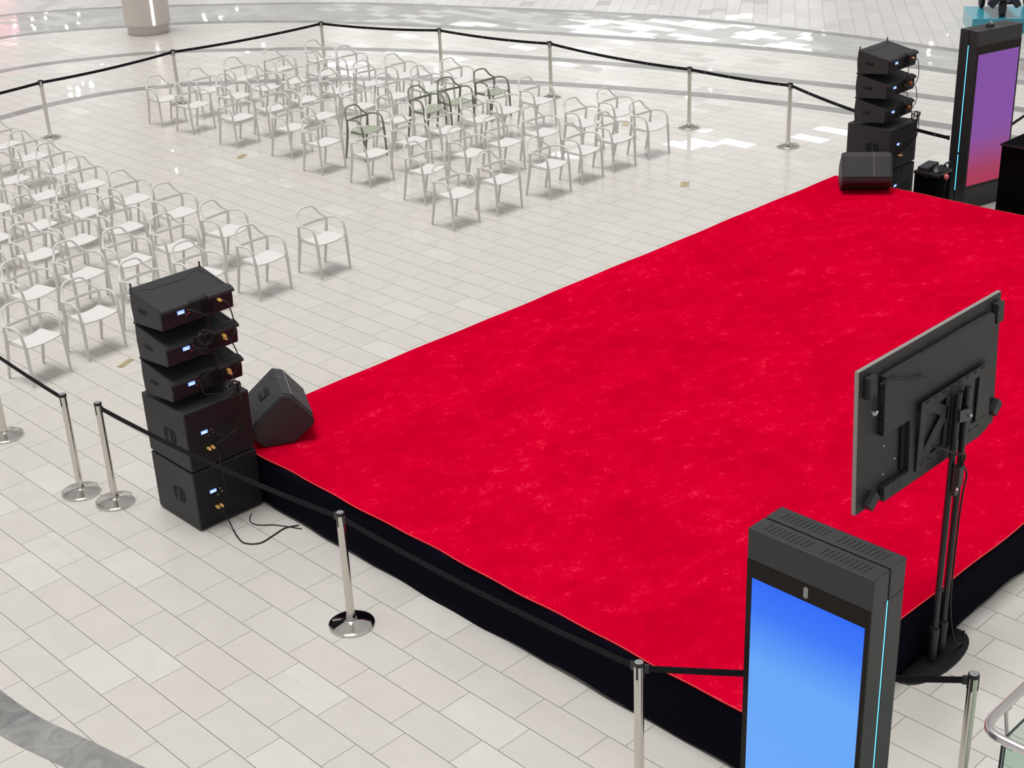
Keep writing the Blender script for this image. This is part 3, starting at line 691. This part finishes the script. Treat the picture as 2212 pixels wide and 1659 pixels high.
PS = {
 'A': ((-7.543, 5.336), 'steel barrier post standing alone in front of the long stage skirt'),
 'B': ((-10.649, 5.104), 'steel barrier post just left of the near speaker stack'),
 'C': ((-11.051, 4.985), 'steel barrier post whose base nearly touches the one by the near speaker stack'),
 'D': ((-12.672, 5.053), 'steel barrier post cut by the left picture edge, only base and lower pole showing'),
 'E': ((-22.81, 10.97), 'steel barrier post behind the left seating block'),
 'F': ((-23.0, 13.69), 'steel barrier post behind the left end of the far seating block'),
 'G': ((-22.754, 16.892), 'steel barrier post at the far corner where the belt line turns'),
 'H': ((-20.30, 17.78), 'steel barrier post right behind the green armchairs'),
 'I': ((-17.75, 18.12), 'steel barrier post behind the far block, second right of the turning post'),
 'J': ((-14.49, 18.0), 'steel barrier post on open floor right of the far seating block'),
 'K': ((-12.568, 18.055), 'steel barrier post next to the far speaker stack'),
 'L': ((-4.712, 5.428), 'steel barrier post left of the blue screen kiosk, base out of the picture'),
 'M': ((-3.162, 6.679), 'steel barrier post by the handrail in the lower right corner')}
pproto = None
for k, ((a, b), lab) in PS.items():
    rz = {'A': 0.08, 'L': 0.35, 'M': 0.3, 'B': 0.1}.get(k, 0.1 * (ord(k) % 5))
    if pproto is None: pproto = make_post(lab, (a, b, 0), rz)
    else: dup(pproto, (a, b, 0), rz, lab)
def belt(label, p0, p1, sag=0.012, marks=5, z0=0.952, z1=0.952, m_on=True):
    a, b = Vector((p0[0], p0[1], z0)), Vector((p1[0], p1[1], z1)); d = b - a; d.z = 0; u = d.normalized(); nrm = Vector((-u.y, u.x, 0)); n = 24
    a = a + u * 0.036; b = b - u * 0.036
    mid = (a + b) / 2
    t = thing('barrier_belt', label, 'barrier belt', (mid.x, mid.y, mid.z), 0, 'black belts between the barrier posts')
    vs = []
    for i in range(n + 1):
        f = i / n; c = a.lerp(b, f) - mid; c.z -= sag * 4 * f * (1 - f)
        for sg in (-1, 1):
            for hz in (-0.024, 0.024): vs.append(c + nrm * 0.0012 * sg + Vector((0, 0, hz)))
    fs = []
    for i in range(n):
        o = i * 4; q = o + 4
        fs += [(o, q, q + 1, o + 1), (o + 2, o + 3, q + 3, q + 2), (o + 1, q + 1, q + 3, o + 3), (o, o + 2, q + 2, q)]
    fs += [(0, 1, 3, 2), (n * 4, n * 4 + 2, n * 4 + 3, n * 4 + 1)]
    obj('webbing', MB().add(vs, fs), M['belt'], t)
    for e_, du in ((a, 1), (b, -1)):
        c = e_ - mid; Mx = Matrix.Translation(c + u * 0.012 * du) @ Matrix.Rotation(math.atan2(u.y, u.x), 4, 'Z')
        obj('end_clip', MB().box(-0.016, 0.016, -0.008, 0.008, -0.031, 0.031, Mx), M['plastic'], t, bevel=0.003)
    if m_on:
        for k in range(marks):
            f = (k + 0.6) / marks; c = a.lerp(b, f) - mid; c.z -= sag * 4 * f * (1 - f)
            side = -1 if nrm.y > 0 else 1
            pts = [c + nrm * side * 0.0019 + u * (0.009 * math.cos(w)) + Vector((0, 0, 0.009 * math.sin(w))) for w in [math.radians(q) for q in range(-110, 111, 20)]]
            obj('printed_mark', MB().tube(pts, 0.0022, 5), M['mark'], t)
    return t
g = lambda k: PS[k][0]
belt('black belt leaving the picture at the left edge, beyond the left seating block', g('E'), (-22.6, 7.6), 0.03, 4)
belt('black belt between the posts behind the left seating block and beside the leftmost far chairs', g('E'), g('F'), 0.03, 5)
belt('black belt rising from the post beside the leftmost far chairs to the far turning post', g('F'), g('G'), 0.03, 5)
belt('black belt from the turning post to the post behind the green armchairs', g('G'), g('H'), 0.03, 4)
belt('black belt between the post behind the green armchairs and the next to the right', g('H'), g('I'), 0.03, 4)
belt('black belt passing behind the rightmost far chairs to the post on open floor', g('I'), g('J'), 0.04, 5)
belt('black belt between the two posts left of the far speaker stack', g('J'), g('K'), 0.02, 4)
belt('black belt passing behind the far speaker stack to the purple screen kiosk', g('K'), (-9.19, 16.90), 0.06, 5)
belt('short black belt rising away to the right of the purple screen kiosk', (-8.875, 17.77), (-9.4, 20.6), 0.03, 5)
belt('black belt at the left edge joining the two posts below the left seating block', g('C'), g('D'), 0.01, 3, m_on=False)
belt('black belt stretched in front of the near speaker stack and the stage corner', g('B'), g('A'), 0.05, 3, m_on=False)
belt('black belt running along the stage skirt to the post by the blue screen kiosk', g('A'), g('L'), 0.04, 3, m_on=False)
belt('black belt passing behind the blue screen kiosk to the lower right post', g('L'), g('M'), 0.012, 2, m_on=False)

# ------------------------------------------------------------------ screen kiosks
def make_kiosk(label, loc, rz, Wk, Dk, H, stops, far):
    """front face (screen) looks along -Y of its own frame; origin at base centre"""
    t = thing('screen_kiosk', label, 'advertising screen', loc, rz)
    w, d = Wk / 2, Dk / 2; g_ = 0.006
    body = M['kiosk']
    for sg, nm in ((-1, 'front_housing'), (1, 'rear_housing')):
        y0, y1 = (-d, -g_) if sg < 0 else (g_, d)
        a = obj(nm, MB().box(-w, w, y0, y1, 0.0, H), body, t, bevel=0.005)
        yc = (y0 + y1) / 2; sl = Dk * 0.13
        for half in (-1, 1):
            vent = MB()
            for k in range(10):
                xc = half * w * 0.46 + (k - 4.5) * w * 0.075
                sk = 0.018
                vent.add([(xc - .0035 - sk * .3, yc - sl, H + .0006), (xc + .0035 - sk * .3, yc - sl, H + .0006), (xc + .0035 + sk * .3, yc + sl, H + .0006), (xc - .0035 + sk * .3, yc + sl, H + .0006)], [(0, 1, 2, 3)])
            obj('vent_grid', vent, M['hole'], a)
        obj('panel_joint', MB().box(-w - .0006, w + .0006, (y0 if sg > 0 else -g_ - .04), (y1 if sg > 0 else -g_), H - .192, H - .189), M['hole'], a)
    obj('core', MB().box(-w + .02, w - .02, -g_ - .001, g_ + .001, 0.02, H - .012), M['hole'], t)
    bz0, bz1 = 0.30, H - 0.192
    b = obj('screen_bezel', MB().box(-w + .003, w - .003, -d - .003, -d + .002, bz0, bz1), M['bezel'], t)
    s0, s1 = 0.335, H - 0.30
    sm = screen_mat('screen_picture', stops, s0, s1)
    obj('screen', MB().add([(-w + .040, -d - .0042, s0), (w - .030, -d - .0042, s0), (w - .030, -d - .0042, s1), (-w + .040, -d - .0042, s1)], [(0, 1, 2, 3)]), sm, t)
    obj('foot_panel', MB().box(-w + .02, w - .02, -d - .004, -d + .002, 0.02, bz0 - .004), M['kioskpanel'], t)
    if not far:
        Mx = lambda a, bb, dd: (a, dd, bb)
        obj('camera_window', MB().prism(recess((-0.005, H - 0.245), 0.028, 0.070, 0.0138), Mx, -d - .0055, -d - .002), M['capgrey'], t)
    for sg in (-1, 1):
        x0 = sg * (w - .012); x1 = sg * (w - .004)
        l0 = H - 0.197
        for za, zb in ((0.47, l0),) if not far else ((0.78, l0), (0.26, 0.745)):
            obj('light_strip', MB().box(min(x0, x1), max(x0, x1), -g_ + .0012, g_ - .0012, za, zb), M['ledblue'], t)
    return t
make_kiosk('tall charcoal kiosk with a blue screen in the lower right foreground', (-3.556, 5.607, 0), 0.0, 0.786, 0.305, 2.25,
    [(0.0, (0.155, 0.42, 1.0)), (0.66, (0.145, 0.41, 1.0)), (0.88, (0.045, 0.20, 1.0)), (1.0, (0.028, 0.155, 1.0))], False)
fa = math.atan2(0.973, 0.232)     # direction of its front edge, left to right
Wf, Df, Hf = 0.82, 0.295, 2.38
lf = Vector((-8.94, 16.89, 0)); ex = Vector((math.cos(fa), math.sin(fa), 0)); ey = Vector((-math.sin(fa), math.cos(fa), 0))
kc = lf + ex * Wf / 2 + ey * Df / 2
kf = make_kiosk('tall charcoal kiosk with a purple to red screen behind the far stage edge', kc, fa, Wf, Df, Hf,
    [(0.0, (0.43, 0.035, 0.09)), (0.12, (0.38, 0.045, 0.12)), (0.36, (0.255, 0.08, 0.34)), (0.5, (0.235, 0.08, 0.38)), (1.0, (0.235, 0.082, 0.39))], True)
lb = thing('lifting_eye', 'small dome shaped lifting eye on top of the purple screen kiosk', 'fitting', kc + Vector((0, 0, Hf)) + ex * -0.04)
obj('flange', MB().lathe([(0.06, 0), (0.055, 0.028), (0.045, 0.032)], 8), M['plastic'], lb)
obj('ring', MB().tube([(0.030 * math.cos(a) * -ex.y - 0, 0.030 * math.cos(a) * ex.x, 0.03 + 0.034 * math.sin(a)) for a in [PI * k / 12 for k in range(13)]], 0.006, 8), M['chrome'], lb, smooth=60)

# ------------------------------------------------------------------ television on its stand
PX, PYA, PYB = -4.05, 7.858, 7.975
tv = thing('television', 'large flat television seen from behind, its face turned to the stage', 'television', (-4.175, 7.705, 2.12))
tv.rotation_euler = (0, math.radians(-2.6), 0)
c = (-4.175, 7.705, 2.12)
def yz(a, b, d): return (d, a - c[1], b - c[2])
Y0, Y1, Z0, Z1 = 6.845, 8.570, 1.628, 2.612
obj('panel_frame', MB().box(-0.018, 0.012, Y0 - c[1], Y1 - c[1], Z0 - c[2], Z1 - c[2]), M['tvrim'], tv, bevel=0.003)
obj('back_cover', MB().box(0.010, 0.0145, Y0 - c[1] + .004, Y1 - c[1] - .004, Z0 - c[2] + .004, Z1 - c[2] - .004), M['tvback'], tv)
obj('screen', MB().box(-0.0195, -0.0175, Y0 - c[1] + .01, Y1 - c[1] - .01, Z0 - c[2] + .012, Z1 - c[2] - .012), M['bezel'], tv)
hump = [(7.075, 2.515), (8.40, 2.515), (8.42, 2.49), (8.42, 1.66), (8.30, 1.632), (7.10, 1.632), (7.10, 1.735), (7.385, 1.735), (7.385, 2.105), (7.075, 2.105)]
hs = obj('rear_housing', MB().prism(hump, yz, 0.0145, 0.058), M['tvback'], tv, bevel=0.006)
for a, b in ((7.12, 7.50), (7.86, 8.30)): obj('vent_strip', MB().box(0.018, 0.054, a - c[1], b - c[1], 2.5135 - c[2], 2.516 - c[2]), M['grille'], hs)
pm = MB()
for k in range(9): pm.box(0.022, 0.048, 7.0735 - c[1], 7.0765 - c[1], 2.30 - .022 * k - c[2] - .006, 2.30 - .022 * k - c[2] + .006)
obj('port', pm, M['hole'], hs); 
dt = MB()
for k, (zz) in enumerate((2.235, 2.19, 2.17, 2.145)): dt.box(0.028, 0.034, 7.073 - c[1], 7.0772 - c[1], zz - c[2] - .004, zz - c[2] + .004)
obj('port_contact', dt, M['silver'], hs)
obj('rating_plate', MB().box(0.058, 0.0588, 7.20 - c[1], 7.31 - c[1], 1.66 - c[2], 1.72 - c[2]), M['grille'], hs)
rp = MB(); rp.box(0.0148, 0.030, 7.33 - c[1], 7.384 - c[1], 1.76 - c[2], 2.08 - c[2]); obj('side_connector_bay', rp, M['hole'], tv)
for yy, zz in ((7.15, 2.0), (7.15, 1.80), (7.28, 1.86)): obj('screw', MB().cyl((0.0145, yy - c[1], zz - c[2]), (0.0165, yy - c[1], zz - c[2]), 0.007, 10), M['silver'], tv)
for yy, zz in ((6.945, 2.50), (8.50, 2.50)):
    Mx = Matrix.Translation((0.0145, yy - c[1], zz - c[2]))
    obj('corner_bracket', MB().box(0.0, 0.045, -0.045, 0.040, -0.085, 0.06, Mx), M['tvback'], tv, bevel=0.006)
for yy, zz in ((6.985, 1.685), (8.535, 1.765)):
    Mx = Matrix.Translation((0.0145, yy - c[1], zz - c[2])) @ Matrix.Rotation(math.radians(38), 4, 'X')
    obj('corner_bracket', MB().box(0.0, 0.05, -0.055, 0.055, -0.035, 0.035, Mx), M['tvback'], tv, bevel=0.005)

sd = thing('television_stand', 'black twin pole television stand with a half round foot beside the stage', 'stand', (PX, (PYA + PYB) / 2, 0))
yc = (PYA + PYB) / 2
base = [(-0.36, -0.40), (-0.09, -0.425)]
for k in range(15):
    a = -PI / 2 + PI * (k + .5) / 15 * 1.0
    base.append((-0.06 + 0.205 * math.cos(a) ** 0.8 if math.cos(a) > 0 else -0.06, 0.425 * math.sin(a)))
base += [(-0.09, 0.425), (-0.36, 0.40)]
obj('base_plate', MB().prism(base, lambda a, b, d: (a, b, d), 0.0, 0.009), M['stand'], sd, bevel=0.003)
for yy in (PYA, PYB):
    dy = yy - yc
    obj('pole', MB().cyl((0, dy, 0.009), (0, dy, 2.15), 0.0225, 20), M['stand'], sd, smooth=40)
    obj('sleeve', MB().cyl((0, dy, 0.009), (0, dy, 0.30), 0.0335, 24).cyl((0, dy, 0.005), (0, dy, 0.014), 0.05, 24), M['stand'], sd, smooth=40)
    obj('locking_pin', MB().cyl((0, dy - .045, 0.29), (0.0, dy - .03, 0.29), 0.008, 10), M['stand'], sd)
    cl = MB()
    for zz in (0.60,): cl.box(-0.01, 0.026, dy + .010, dy + .026, zz, zz + .03)
    obj('cable_clip', cl, M['plastic'], sd, bevel=0.004)
def q(a, b, d): return (d, a - yc, b)
pl = MB(); x0, x1 = -0.046, -0.036     # just behind the housing, in front of the poles
pl.prism([(7.46, 2.205), (8.335, 2.205), (8.335, 2.135), (7.46, 2.135)], q, x0, x1)
pl.prism([(7.46, 1.705), (8.335, 1.735), (8.335, 1.80), (7.46, 1.775)], q, x0, x1)
pl.prism([(7.46, 1.77), (7.53, 1.77), (7.53, 2.14), (7.46, 2.14)], q, x0, x1)
pl.prism([(8.20, 1.79), (8.335, 1.79), (8.335, 2.14), (8.20, 2.14)], q, x0, x1)
pl.prism([(7.78, 1.78), (8.14, 1.79), (8.14, 2.14), (7.78, 2.14)], q, x0, x1)
pl.prism([(7.53, 1.77), (7.60, 1.77), (7.80, 1.98), (7.80, 2.06), (7.66, 2.14), (7.53, 2.14), (7.53, 2.10), (7.62, 2.08), (7.72, 2.02), (7.53, 1.84)], q, x0, x1)
obj('mount_plate', pl, M['tvback'], sd, bevel=0.002)
sl = MB()
for k in range(8):
    for zz in (2.185, 1.735 + .0015 * k): sl.box(x1, x1 + .001, 7.50 + k * .10 - yc, 7.55 + k * .10 - yc, zz, zz + .012)
obj('mount_slot', sl, M['hole'], sd)
obj('mount_arm', MB().box(-0.040, -0.015, -0.09, -0.03, 1.76, 2.10).box(-0.040, -0.015, 0.03, 0.09, 1.76, 2.10), M['stand'], sd, bevel=0.004)
cb = obj('clamp', MB().prism([(7.835, 2.035), (7.985, 2.00), (8.01, 1.95), (7.985, 1.91), (7.84, 1.945)], q, 0.018, 0.036), M['stand'], sd, bevel=0.003)
obj('clamp_bolt', MB().cyl((0.036, 7.965 - yc, 1.955), (0.052, 7.965 - yc, 1.955), 0.012, 10), M['silver'], cb)
ps = thing('power_strip', 'black power strip with a red light strapped to the stand pole', 'power strip', (PX + 0.032, PYA - 0.008, 1.60))
obj('body', MB().box(0.0, 0.03, -0.03, 0.03, -0.20, 0.02), M['plastic'], ps, bevel=0.005)
obj('indicator', MB().cyl((0.029, 0.0, -0.15), (0.033, 0.0, -0.15), 0.008, 12), M['redled'], ps)
obj('label_line', MB().box(0.0295, 0.0305, -0.018, 0.016, -0.178, -0.173).box(0.0295, 0.0305, -0.02, 0.012, -0.188, -0.185), M['seam'], ps)
obj('adapter', MB().box(0.0, 0.05, -0.028, 0.034, -0.12, 0.03), M['plastic'], ps, bevel=0.005)
cable('black cable from the television mount plate to the power strip', [(-4.095, 7.62, 1.84), (-4.04, 7.70, 1.80), (-4.0, 7.80, 1.735), (-3.985, 7.86, 1.72), (-3.982, 7.90, 1.69), (-3.985, 7.88, 1.63)], 0.008, name='television_cable')
cable('black cable hanging from the power strip down the stand poles', [(-3.985, 7.895, 1.62), (-3.985, 7.96, 1.52), (-4.01, 7.985, 1.38), (-4.028, 8.002, 1.1), (-4.03, 8.004, 0.6), (-4.02, 8.012, 0.36), (-3.99, 8.06, 0.10), (-3.995, 8.20, 0.018), (-4.06, 8.33, 0.018)], 0.007, name='stand_cable')
cable('thin black cable drooping from the left bracket across the back of the television', [(-4.118, 6.985, 2.50), (-4.113, 7.06, 2.505), (-4.108, 7.20, 2.47), (-4.108, 7.34, 2.41), (-4.108, 7.46, 2.395), (-4.11, 7.52, 2.37)], 0.007, name='bracket_cable')
hk = cable('small black cord loop with a white tip below the left bracket of the television', [(-4.115, 6.93, 2.46), (-4.105, 6.90, 2.40), (-4.105, 6.905, 2.345), (-4.105, 6.93, 2.325), (-4.105, 6.955, 2.335)], 0.005, name='cord')
obj('white_tip', MB().tube(smooth_path([(-4.104, 6.903, 2.352), (-4.104, 6.915, 2.33), (-4.104, 6.935, 2.322), (-4.104, 6.957, 2.336)], 4), 0.0085, 8), M['mark'], hk, smooth=60)

# ------------------------------------------------------------------ things behind the far stage edge
bx = thing('equipment_case', 'black equipment case with loose gear on top, behind the far stage edge', 'case', (-9.125, 16.40, 0))
obj('body', MB().box(-0.165, 0.165, -0.19, 0.17, 0.0, 0.62), M['cloth'], bx, bevel=0.01)
obj('lid', MB().box(-0.175, 0.175, -0.20, 0.18, 0.622, 0.668), M['plastic'], bx, bevel=0.012)
obj('latch', MB().box(0.0, 0.03, -0.206, -0.198, 0.60, 0.65), M['stand'], bx)
mx = thing('flat_device', 'flat black device lying on the left side of the equipment case', 'device', (-9.20, 16.39, 0.668), 0.12)
obj('body', MB().box(-0.075, 0.075, -0.17, 0.17, 0, 0.055), M['cab'], mx, bevel=0.008)
obj('face_plate', MB().box(-0.062, 0.062, -0.155, 0.155, 0.0545, 0.0575), M['grille'], mx)
bag = thing('black_bag', 'crumpled black bag with a stub handle on the right side of the equipment case', 'bag', (-9.035, 16.40, 0.668))
bv = MB(); n1, n2 = 14, 7; rnd = random.Random(4)
for j in range(n2 + 1):
    for i in range(n1):
        a = 2 * PI * i / n1; f = j / n2; r = (1 - f ** 2.5) * (1 + rnd.uniform(-.12, .12)) + 0.02
        bv.v.append((0.085 * r * math.cos(a), 0.15 * r * math.sin(a), 0.07 * f * (1 + rnd.uniform(-.15, .15)) if j else 0))
bv.f = [(j * n1 + i, j * n1 + (i + 1) % n1, (j + 1) * n1 + (i + 1) % n1, (j + 1) * n1 + i) for j in range(n2) for i in range(n1)] + [tuple(range(n1))[::-1], tuple(n2 * n1 + i for i in range(n1))]
obj('sack', bv, M['plastic'], bag, smooth=50)
obj('handle', MB().tube([(0.02, 0.04, 0.05), (0.05, 0.07, 0.09), (0.09, 0.10, 0.11)], 0.012, 8), M['plastic'], bag, smooth=60)
pk = thing('pink_tag', 'small round pink tag hanging at the right side of the equipment case', 'tag', (-8.90, 16.34, 0.0))
obj('disc', MB().lathe([(0.015, 0.585), (0.032, 0.605), (0.032, 0.635), (0.012, 0.655)], 16), M['pink'], pk, smooth=50)
obj('cord', MB().tube(smooth_path([(0, 0, 0.59), (-0.02, 0.0, 0.40), (0.02, 0.0, 0.26), (0.0, 0, 0.10), (0.01, 0, 0.0)], 4), 0.006, 6), M['cable'], pk)
cable('tangle of thin black cable on the floor by the foot of the purple screen kiosk', [(-8.90, 16.30, 0.01), (-8.80, 16.33, 0.02), (-8.72, 16.46, 0.02), (-8.76, 16.58, 0.04), (-8.84, 16.52, 0.03), (-8.80, 16.38, 0.03), (-8.70, 16.40, 0.02), (-8.62, 16.5, 0.012)], 0.008, name='cable_tangle')
tb = thing('draped_table', 'tall black covered table cut by the right picture edge behind the stage', 'table', (-7.45, 16.50, 0))
obj('cloth_cover', MB().box(-0.67, 0.67, -0.30, 0.30, 0.0, 1.20), M['cloth'], tb, bevel=0.012)
obj('top', MB().box(-0.68, 0.68, -0.31, 0.31, 1.20, 1.224), M['cloth'], tb, bevel=0.004)
obj('rim', MB().box(-0.684, 0.684, -0.316, -0.309, 1.208, 1.224).box(-0.684, -0.677, -0.31, 0.31, 1.208, 1.224), M['stand'], tb)

# ------------------------------------------------------------------ brass floor plates
def plate(label, loc, rz, w, h, lines):
    t = thing('floor_plate', label, 'floor plate', loc, rz, 'brass plates set in the floor')
    obj('plate', MB().box(-w / 2, w / 2, -h / 2, h / 2, 0, 0.0022), M['brass'], t)
    ins = MB()
    if lines == 2: ins.box(-w * .4, w * .4, h * .04, h * .42, 0.002, 0.003).box(-w * .4, w * .4, -h * .42, -h * .10, 0.002, 0.003)
    else: ins.box(-w * .40, w * .42, -h * .44, h * .44, 0.002, 0.003)
    obj('inset', ins, M['brass2'], t)
plate('brass floor plate by the front corner of the left seating block, near the speaker stack', (-13.31, 6.788, 0), math.radians(115), 0.225, 0.075, 1)
plate('brass floor plate on open floor left of the far seating block', (-19.122, 12.367, 0), math.radians(123), 0.235, 0.105, 1)
plate('brass floor plate between the far seating block and the stage', (-12.593, 15.567, 0), math.radians(-55), 0.245, 0.12, 2)
plate('brass floor plate seen through the rightmost chairs of the far block', (-15.453, 17.518, 0), math.radians(-53), 0.245, 0.115, 2)

# ------------------------------------------------------------------ handrail and glass guard, lower right
hrl = thing('handrail', 'stainless handrail turning a corner above a glass guard in the lower right corner', 'handrail', (-2.88, 6.24, 0))
rp = [(0.0, 3.2, 1.0), (0.0, 0.75, 1.0), (0.0, 0.28, 1.0), (0.0, 0.16, 1.0), (0.012, 0.085, 1.0), (0.045, 0.03, 1.0), (0.10, 0.005, 1.0), (0.18, 0.0, 1.0), (0.55, 0.0, 1.0), (2.4, 0.0, 1.0)]
obj('rail', MB().tube(smooth_path(rp, 4), 0.0275, 18), M['inox'], hrl, smooth=60)
gl = obj('glass_panel', MB().box(0.082, 0.094, 0.12, 3.2, 0.0, 0.90), M['glass'], hrl)
gl2 = obj('glass_panel', MB().box(0.12, 2.4, 0.082, 0.094, 0.0, 0.90), M['glass'], hrl)
obj('glass_edge', MB().box(0.081, 0.095, 0.12, 3.2, 0.90, 0.904).box(0.081, 0.095, 0.114, 0.12, 0.0, 0.904), M['glassedge'], gl)
obj('glass_edge', MB().box(0.114, 0.12, 0.081, 0.095, 0.0, 0.904).box(0.12, 2.4, 0.081, 0.095, 0.90, 0.904), M['glassedge'], gl2)
for yy in (0.30, 1.6):
    br = obj('rail_bracket', MB().tube(smooth_path([(0.004, yy, 0.975), (0.012, yy - .01, 0.93), (0.045, yy - .04, 0.83), (0.075, yy - .06, 0.78)], 4), [0.011] * 13, 10), M['inox'], hrl, smooth=60)
    obj('rail_saddle', MB().box(-0.014, 0.022, yy - .035, yy + .035, 0.968, 0.976), M['inox'], br, bevel=0.002)
    obj('glass_boss', MB().cyl((0.060, yy - .06, 0.78), (0.080, yy - .06, 0.78), 0.027, 20).cyl((0.096, yy - .06, 0.78), (0.112, yy - .06, 0.78), 0.027, 20), M['inox'], br, smooth=40)

# ------------------------------------------------------------------ teal display platform with scooters at the top right
PH = 0.3; pa = math.atan2(0.6, 0.8)
tp = thing('display_platform', 'low teal display platform at the top right edge carrying scooters', 'platform', (-14.388, 26.888, 0), pa)
obj('plinth', MB().box(0, 4.2, 0, 1.32, 0, PH - .02), M['teal'], tp, bevel=0.006)
obj('top_panel', MB().box(-.004, 4.204, -.004, 1.324, PH - .02, PH), M['teal'], tp, bevel=0.004)
def scooter(label, loc, rz):
    t = thing('scooter', label, 'scooter', loc, rz, 'scooters on the teal platform')
    w = obj('wheel', MB().lathe([(0.10, -0.045), (0.165, -0.045), (0.185, -0.02), (0.185, 0.02), (0.165, 0.045), (0.10, 0.045)], 28), M['tyre'], t, smooth=40); w.rotation_euler = (PI / 2, 0, 0); w.location = (0, 0, 0.185)
    for sy in (-1, 1):
        w2 = obj('wheel', MB().lathe([(0.08, -0.04), (0.15, -0.04), (0.165, -0.02), (0.165, 0.02), (0.15, 0.04), (0.08, 0.04)], 24), M['tyre'], t, smooth=40); w2.rotation_euler = (PI / 2, 0, 0); w2.location = (-0.95, sy * 0.22, 0.165)
    fp = [(-0.34, 0.27), (-0.22, 0.17), (-0.10, 0.33), (0.10, 0.33), (0.24, 0.17), (0.34, 0.24), (0.24, 0.42), (0.12, 0.62), (-0.12, 0.62), (-0.24, 0.42)]
    obj('front_apron', MB().prism(fp, lambda a, b, d: (d, a, b), 0.06, 0.16), M['navy'], t, bevel=0.02)
    obj('apron_trim', MB().tube([(0.165, -0.345, 0.275), (0.165, -0.22, 0.165), (0.165, -0.10, 0.325)], 0.008, 6), M['silver'], t)
    obj('mudguard', MB().prism([(-0.07, 0.36), (0.07, 0.36), (0.09, 0.46), (-0.09, 0.46)], lambda a, b, d: (d, a, b), -0.12, 0.24), M['navy'], t, bevel=0.015)
    obj('footboard', MB().box(-0.85, 0.08, -0.24, 0.24, 0.24, 0.30), M['navy'], t, bevel=0.02)
    obj('footboard_trim', MB().box(-0.85, 0.08, -0.255, -0.24, 0.235, 0.262).box(-0.85, 0.08, 0.24, 0.255, 0.235, 0.262), M['inox'], t)
    obj('steering_column', MB().tube([(0.06, 0, 0.45), (-0.02, 0, 0.95), (-0.06, 0, 1.1)], [0.06, 0.05, 0.04], 12), M['navy'], t, smooth=50)
    obj('handlebar', MB().tube(smooth_path([(-0.16, -0.32, 1.06), (-0.08, -0.2, 1.12), (-0.06, 0, 1.12), (-0.08, 0.2, 1.12), (-0.16, 0.32, 1.06)], 4), 0.014, 8), M['chrome'], t, smooth=60)
    obj('seat_base', MB().box(-1.05, -0.55, -0.17, 0.17, 0.30, 0.62), M['navy'], t, bevel=0.04)
    obj('seat', MB().box(-1.08, -0.55, -0.2, 0.2, 0.62, 0.72), M['tyre'], t, bevel=0.04)
    return t
scooter('dark navy scooter on the teal platform, only its front wheel and apron showing', (-14.06, 27.45, PH), pa - PI / 2 + 0.05)
scooter('dark scooter at the top right corner of the picture, mostly cut off', (-13.38, 28.05, PH), pa - PI / 2 + 0.05)
